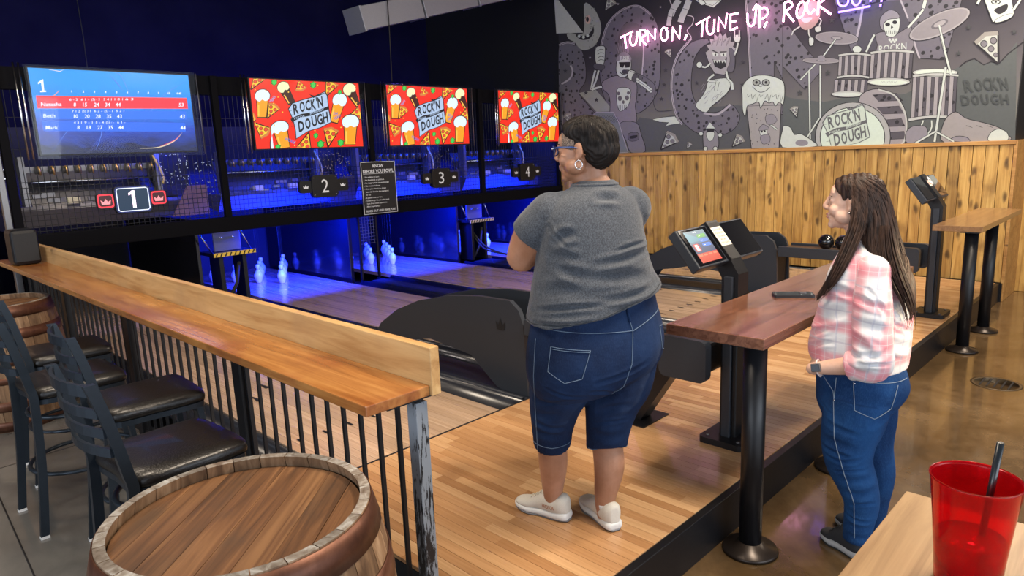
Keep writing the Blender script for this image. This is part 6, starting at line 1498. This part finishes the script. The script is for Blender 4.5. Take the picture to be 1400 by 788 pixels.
def stit2(pts, r, nm):
    q = stitch(bj2, [Q(u, 0, z) for u, z in pts], FW2, .8)
    if len(q) > 2: MB().tube(q, r, 5).build(nm, TH2, p2)
stit2([(.020, .855), (.030, .745), (.105, .712), (.165, .745), (.185, .84)], .0015, 'pocket_stitch'); stit2([(-.045, .86), (-.050, .76), (-.040, .60), (.005, .44), (.050, .30), (.060, .12)], .0016, 'side_seam'); stit2([(-.10, .855), (-.055, .80), (-.05, .77)], .0015, 'front_pocket_stitch'); stit2([(.0, .868), (.22, .850)], .0015, 'yoke_seam')
MB().ball(stitch(bj2, [Q(.024, 0, .85)]*2, FW2, .8, .001)[0], .005, 8).build('rivet', CHROME, p2); MB().ball(stitch(bj2, [Q(-.048, 0, .765)]*2, FW2, .8, .001)[0], .004, 8).build('rivet', CHROME, p2)
BS = plain('dark_canvas', (.02, .022, .028), .7); WSOL = plain('grey_foam', (.35, .36, .38), .7); fd = -RT2*.75+FW2*.66
shoe(p2, Q(.115, -.105, 0), fd, .25, (BS, WSOL, BS, RUBBER)); shoe(p2, Q(.175, .06, 0), fd, .25, (BS, WSOL, BS, RUBBER))
# watch
wt = thing('wrist_watch', 'smart watch with a pale band on the wrist of the plaid woman', 'watch', tuple(N2))
wd = (N2-E2).normalized(); wm = frame(Vector((0, 0, 0)), wd, -FW2*.8-RT2*.25+Zv*.25).to_3x3()
MB().tube([wm @ Vector((.030*math.cos(t), -.012, .030*math.sin(t))) for t in [2*PI*k/24 for k in range(24)]], .0095, 8, closed=True, flat=(.35, 1)).build('strap', plain('blush_strap', (.72, .60, .57), .5), wt)
MB().box(wm @ Vector((0, -.012, .033)), (.036, .040, .012), wm, 0, .004).build('case', STEEL, wt); MB().box(wm @ Vector((0, -.012, .0395)), (.030, .034, .003), wm, 0, .001).build('dial', plain('dark_screen_glass', (.006, .006, .008), .06), wt)
tag(MB().ball(q2(-.082, .002, -.036), .0055, 12).build('stud_earring', CHROME), 'small silver stud earring on the plaid woman, just before her hair', 'earring')
for s_ in (-1, 1):
    e = MB().ball(q2(s_*.031, .0735, .010), .0118, 16).build('eye', plain('eye_white', (.7, .68, .66), .15), p2)
    MB().ball(q2(s_*.0315, .080, .010), .0062, 12).build('iris', plain('brown_iris', (.06, .03, .015), .1), e)
    MB().tube([q2(s_*.018, .088, .028), q2(s_*.032, .088, .032), q2(s_*.047, .077, .029)], .0022, 6).build('eyebrow', plain('brown_brow', (.08, .045, .03), .8), p2)
    MB().tube([q2(s_*.020, .088, .013), q2(s_*.032, .0885, .016), q2(s_*.043, .082, .012)], .0013, 5).build('eyelashes', plain('dark_brow', (.03, .02, .015), .8), p2)
LIP = plain('lip_colour', (.50, .20, .17), .4)
MB().ball(q2(0, .0895, -.0505), 1, 14, 0, (.021, .0125, .0055), H2.to_3x3()).ball(q2(0, .0885, -.0615), 1, 14, 0, (.019, .0125, .0065), H2.to_3x3()).build('lips', LIP, p2)
LIP1 = plain('lip_colour_dark', (.33, .13, .10), .4)
# long hair: shell plus locks
HN = hairmat('dark_brown_hair', (.014, .009, .008), (.070, .036, .023), (70, 70, 3))
h2 = Body()
for c_, r_ in (((0, -.026, .046), (.082, .096, .080)), ((0, -.050, .010), (.078, .082, .090)), ((0, .010, .062), (.072, .078, .058)), ((.0, -.055, -.05), (.074, .066, .075))): h2.ell(c_, r_)
h2.xform(lambda p: H2 @ (p*hs2))
h2.loft([(Q(.060, 0, 1.58), LX2*.072, FY2*.062), (Q(.078, -.005, 1.48), LX2*.086, FY2*.064), (Q(.105, -.01, 1.40), LX2*.110, FY2*.058), (Q(.145, -.01, 1.31), LX2*.125, FY2*.046), (Q(.185, -.01, 1.22), LX2*.105, FY2*.034), (Q(.205, -.01, 1.15), LX2*.06, FY2*.020), (Q(.208, -.01, 1.11), LX2*.02, FY2*.010)])
h2.loft([(Q(.010, -.070, 1.60), RT2*.034, FW2*.018), (Q(.002, -.092, 1.50), RT2*.032, FW2*.018), (Q(-.022, -.118, 1.42), RT2*.030, FW2*.018), (Q(-.048, -.150, 1.35), RT2*.026, FW2*.016), (Q(-.080, -.160, 1.28), RT2*.020, FW2*.012), (Q(-.115, -.155, 1.22), RT2*.010, FW2*.008), (Q(-.135, -.150, 1.19), RT2*.003, FW2*.003)])
def hcut2(co, no):
    Mi = np.array(H2.inverted()); q = (np.c_[co, np.ones(len(co))] @ Mi.T)[:, :3]/hs2; y, z = q[:, 1], q[:, 2]
    line = .074-np.clip(.085-z, 0, 1)*.62; k = np.clip((y-line)/.02, 0, 1)*np.clip((z+.09)/.03, 0, 1)
    c0 = np.array(q2(0, -.01, .0)); co = co+(c0-co)*(k*.17)[:, None]
    u = (co-np.array(V2))@np.array(RT2); wv = (co-np.array(V2))@np.array(FW2)
    g = .0022*np.sin(u*260+co[:, 2]*14)+.0016*np.sin(wv*330+co[:, 2]*9+u*120); return co+no*(g*(1-k))[:, None]
hair2 = h2.build('hair', HN, p2, .0045, 4, (), hcut2); bh2 = bvh(hair2)
paths = []
crown_ = lambda a_: q2(.03*math.cos(a_), .02+.03*math.sin(a_), .118)
for k in range(260):     # flows off the crown, down the near side and the back
    t = rnd.random(); u1 = .035+.17*t+rnd.uniform(-.01, .01); z1 = rnd.uniform(1.16, 1.42) if t > .35 else rnd.uniform(1.32, 1.45)
    u0 = -.045+.10*t+rnd.uniform(-.02, .02); P = [(u0, 1.695-.2*abs(u0)), (u0+.3*(u1-u0)-.01+.07*t, 1.62), (u0+.6*(u1-u0)+.05*t, 1.52), (.75*u1+.25*u0+.03*t, 1.42), (u1, z1)]
    P = [p for p in P if p[1] > z1] + [(u1, z1)]
    if len(P) < 3: continue
    r = stitch(bh2, [Q(a_, 0, b_) for a_, b_ in [tuple(x) for x in catmull(P, 4)]], FW2, .6, .003, .05)
    if len(r) > 5: paths.append((r, .0018))
for k in range(150):     # front lock
    o_ = rnd.uniform(-1, 1); w0 = rnd.uniform(-1, 1)*.012; e_ = rnd.uniform(.6, 1.0)
    P = [Q(.005+o_*.03, -.080+w0*.3, 1.62), Q(.004+o_*.030, -.100+w0, 1.52), Q(-.020+o_*.030, -.128+w0, 1.43), Q(-.046+o_*.028, -.160+w0, 1.36), Q(-.078+o_*.024, -.172+w0, 1.285), Q(-.112+o_*.018, -.165+w0, 1.225), Q(-.135+o_*.016+rnd.uniform(-.01, .01), -.158+w0, 1.185+rnd.uniform(-.02, .02))]
    P = [Vector(x) for x in catmull([tuple(p) for p in P], 4)]; P = P[:int(len(P)*e_)]; paths.append((P, .0016))
for k in range(170):     # back curtain over the shoulder blade, loose ends
    o_ = rnd.uniform(-1, 1); w0 = rnd.uniform(-.12, .06); e_ = rnd.uniform(.72, 1.0); s_ = rnd.uniform(-1, 1)*.012
    P = [Q(.11+o_*.02, -.07+w0*.3, 1.50), Q(.125+o_*.03, -.085+w0*.4, 1.40), Q(.155+o_*.036, -.10+w0*.6, 1.30), Q(.190+o_*.030, -.085+w0*.7, 1.22), Q(.212+o_*.022, -.06+w0*.8, 1.15), Q(.212+o_*.018+s_, -.05+w0*.8, 1.08+rnd.uniform(-.01, .03))]
    P = [Vector(x) for x in catmull([tuple(p) for p in P], 4)]; P = P[:int(len(P)*e_)]; paths.append((P, .0018))
strands('hair_strands', HN, p2, paths)
rebase(p2)
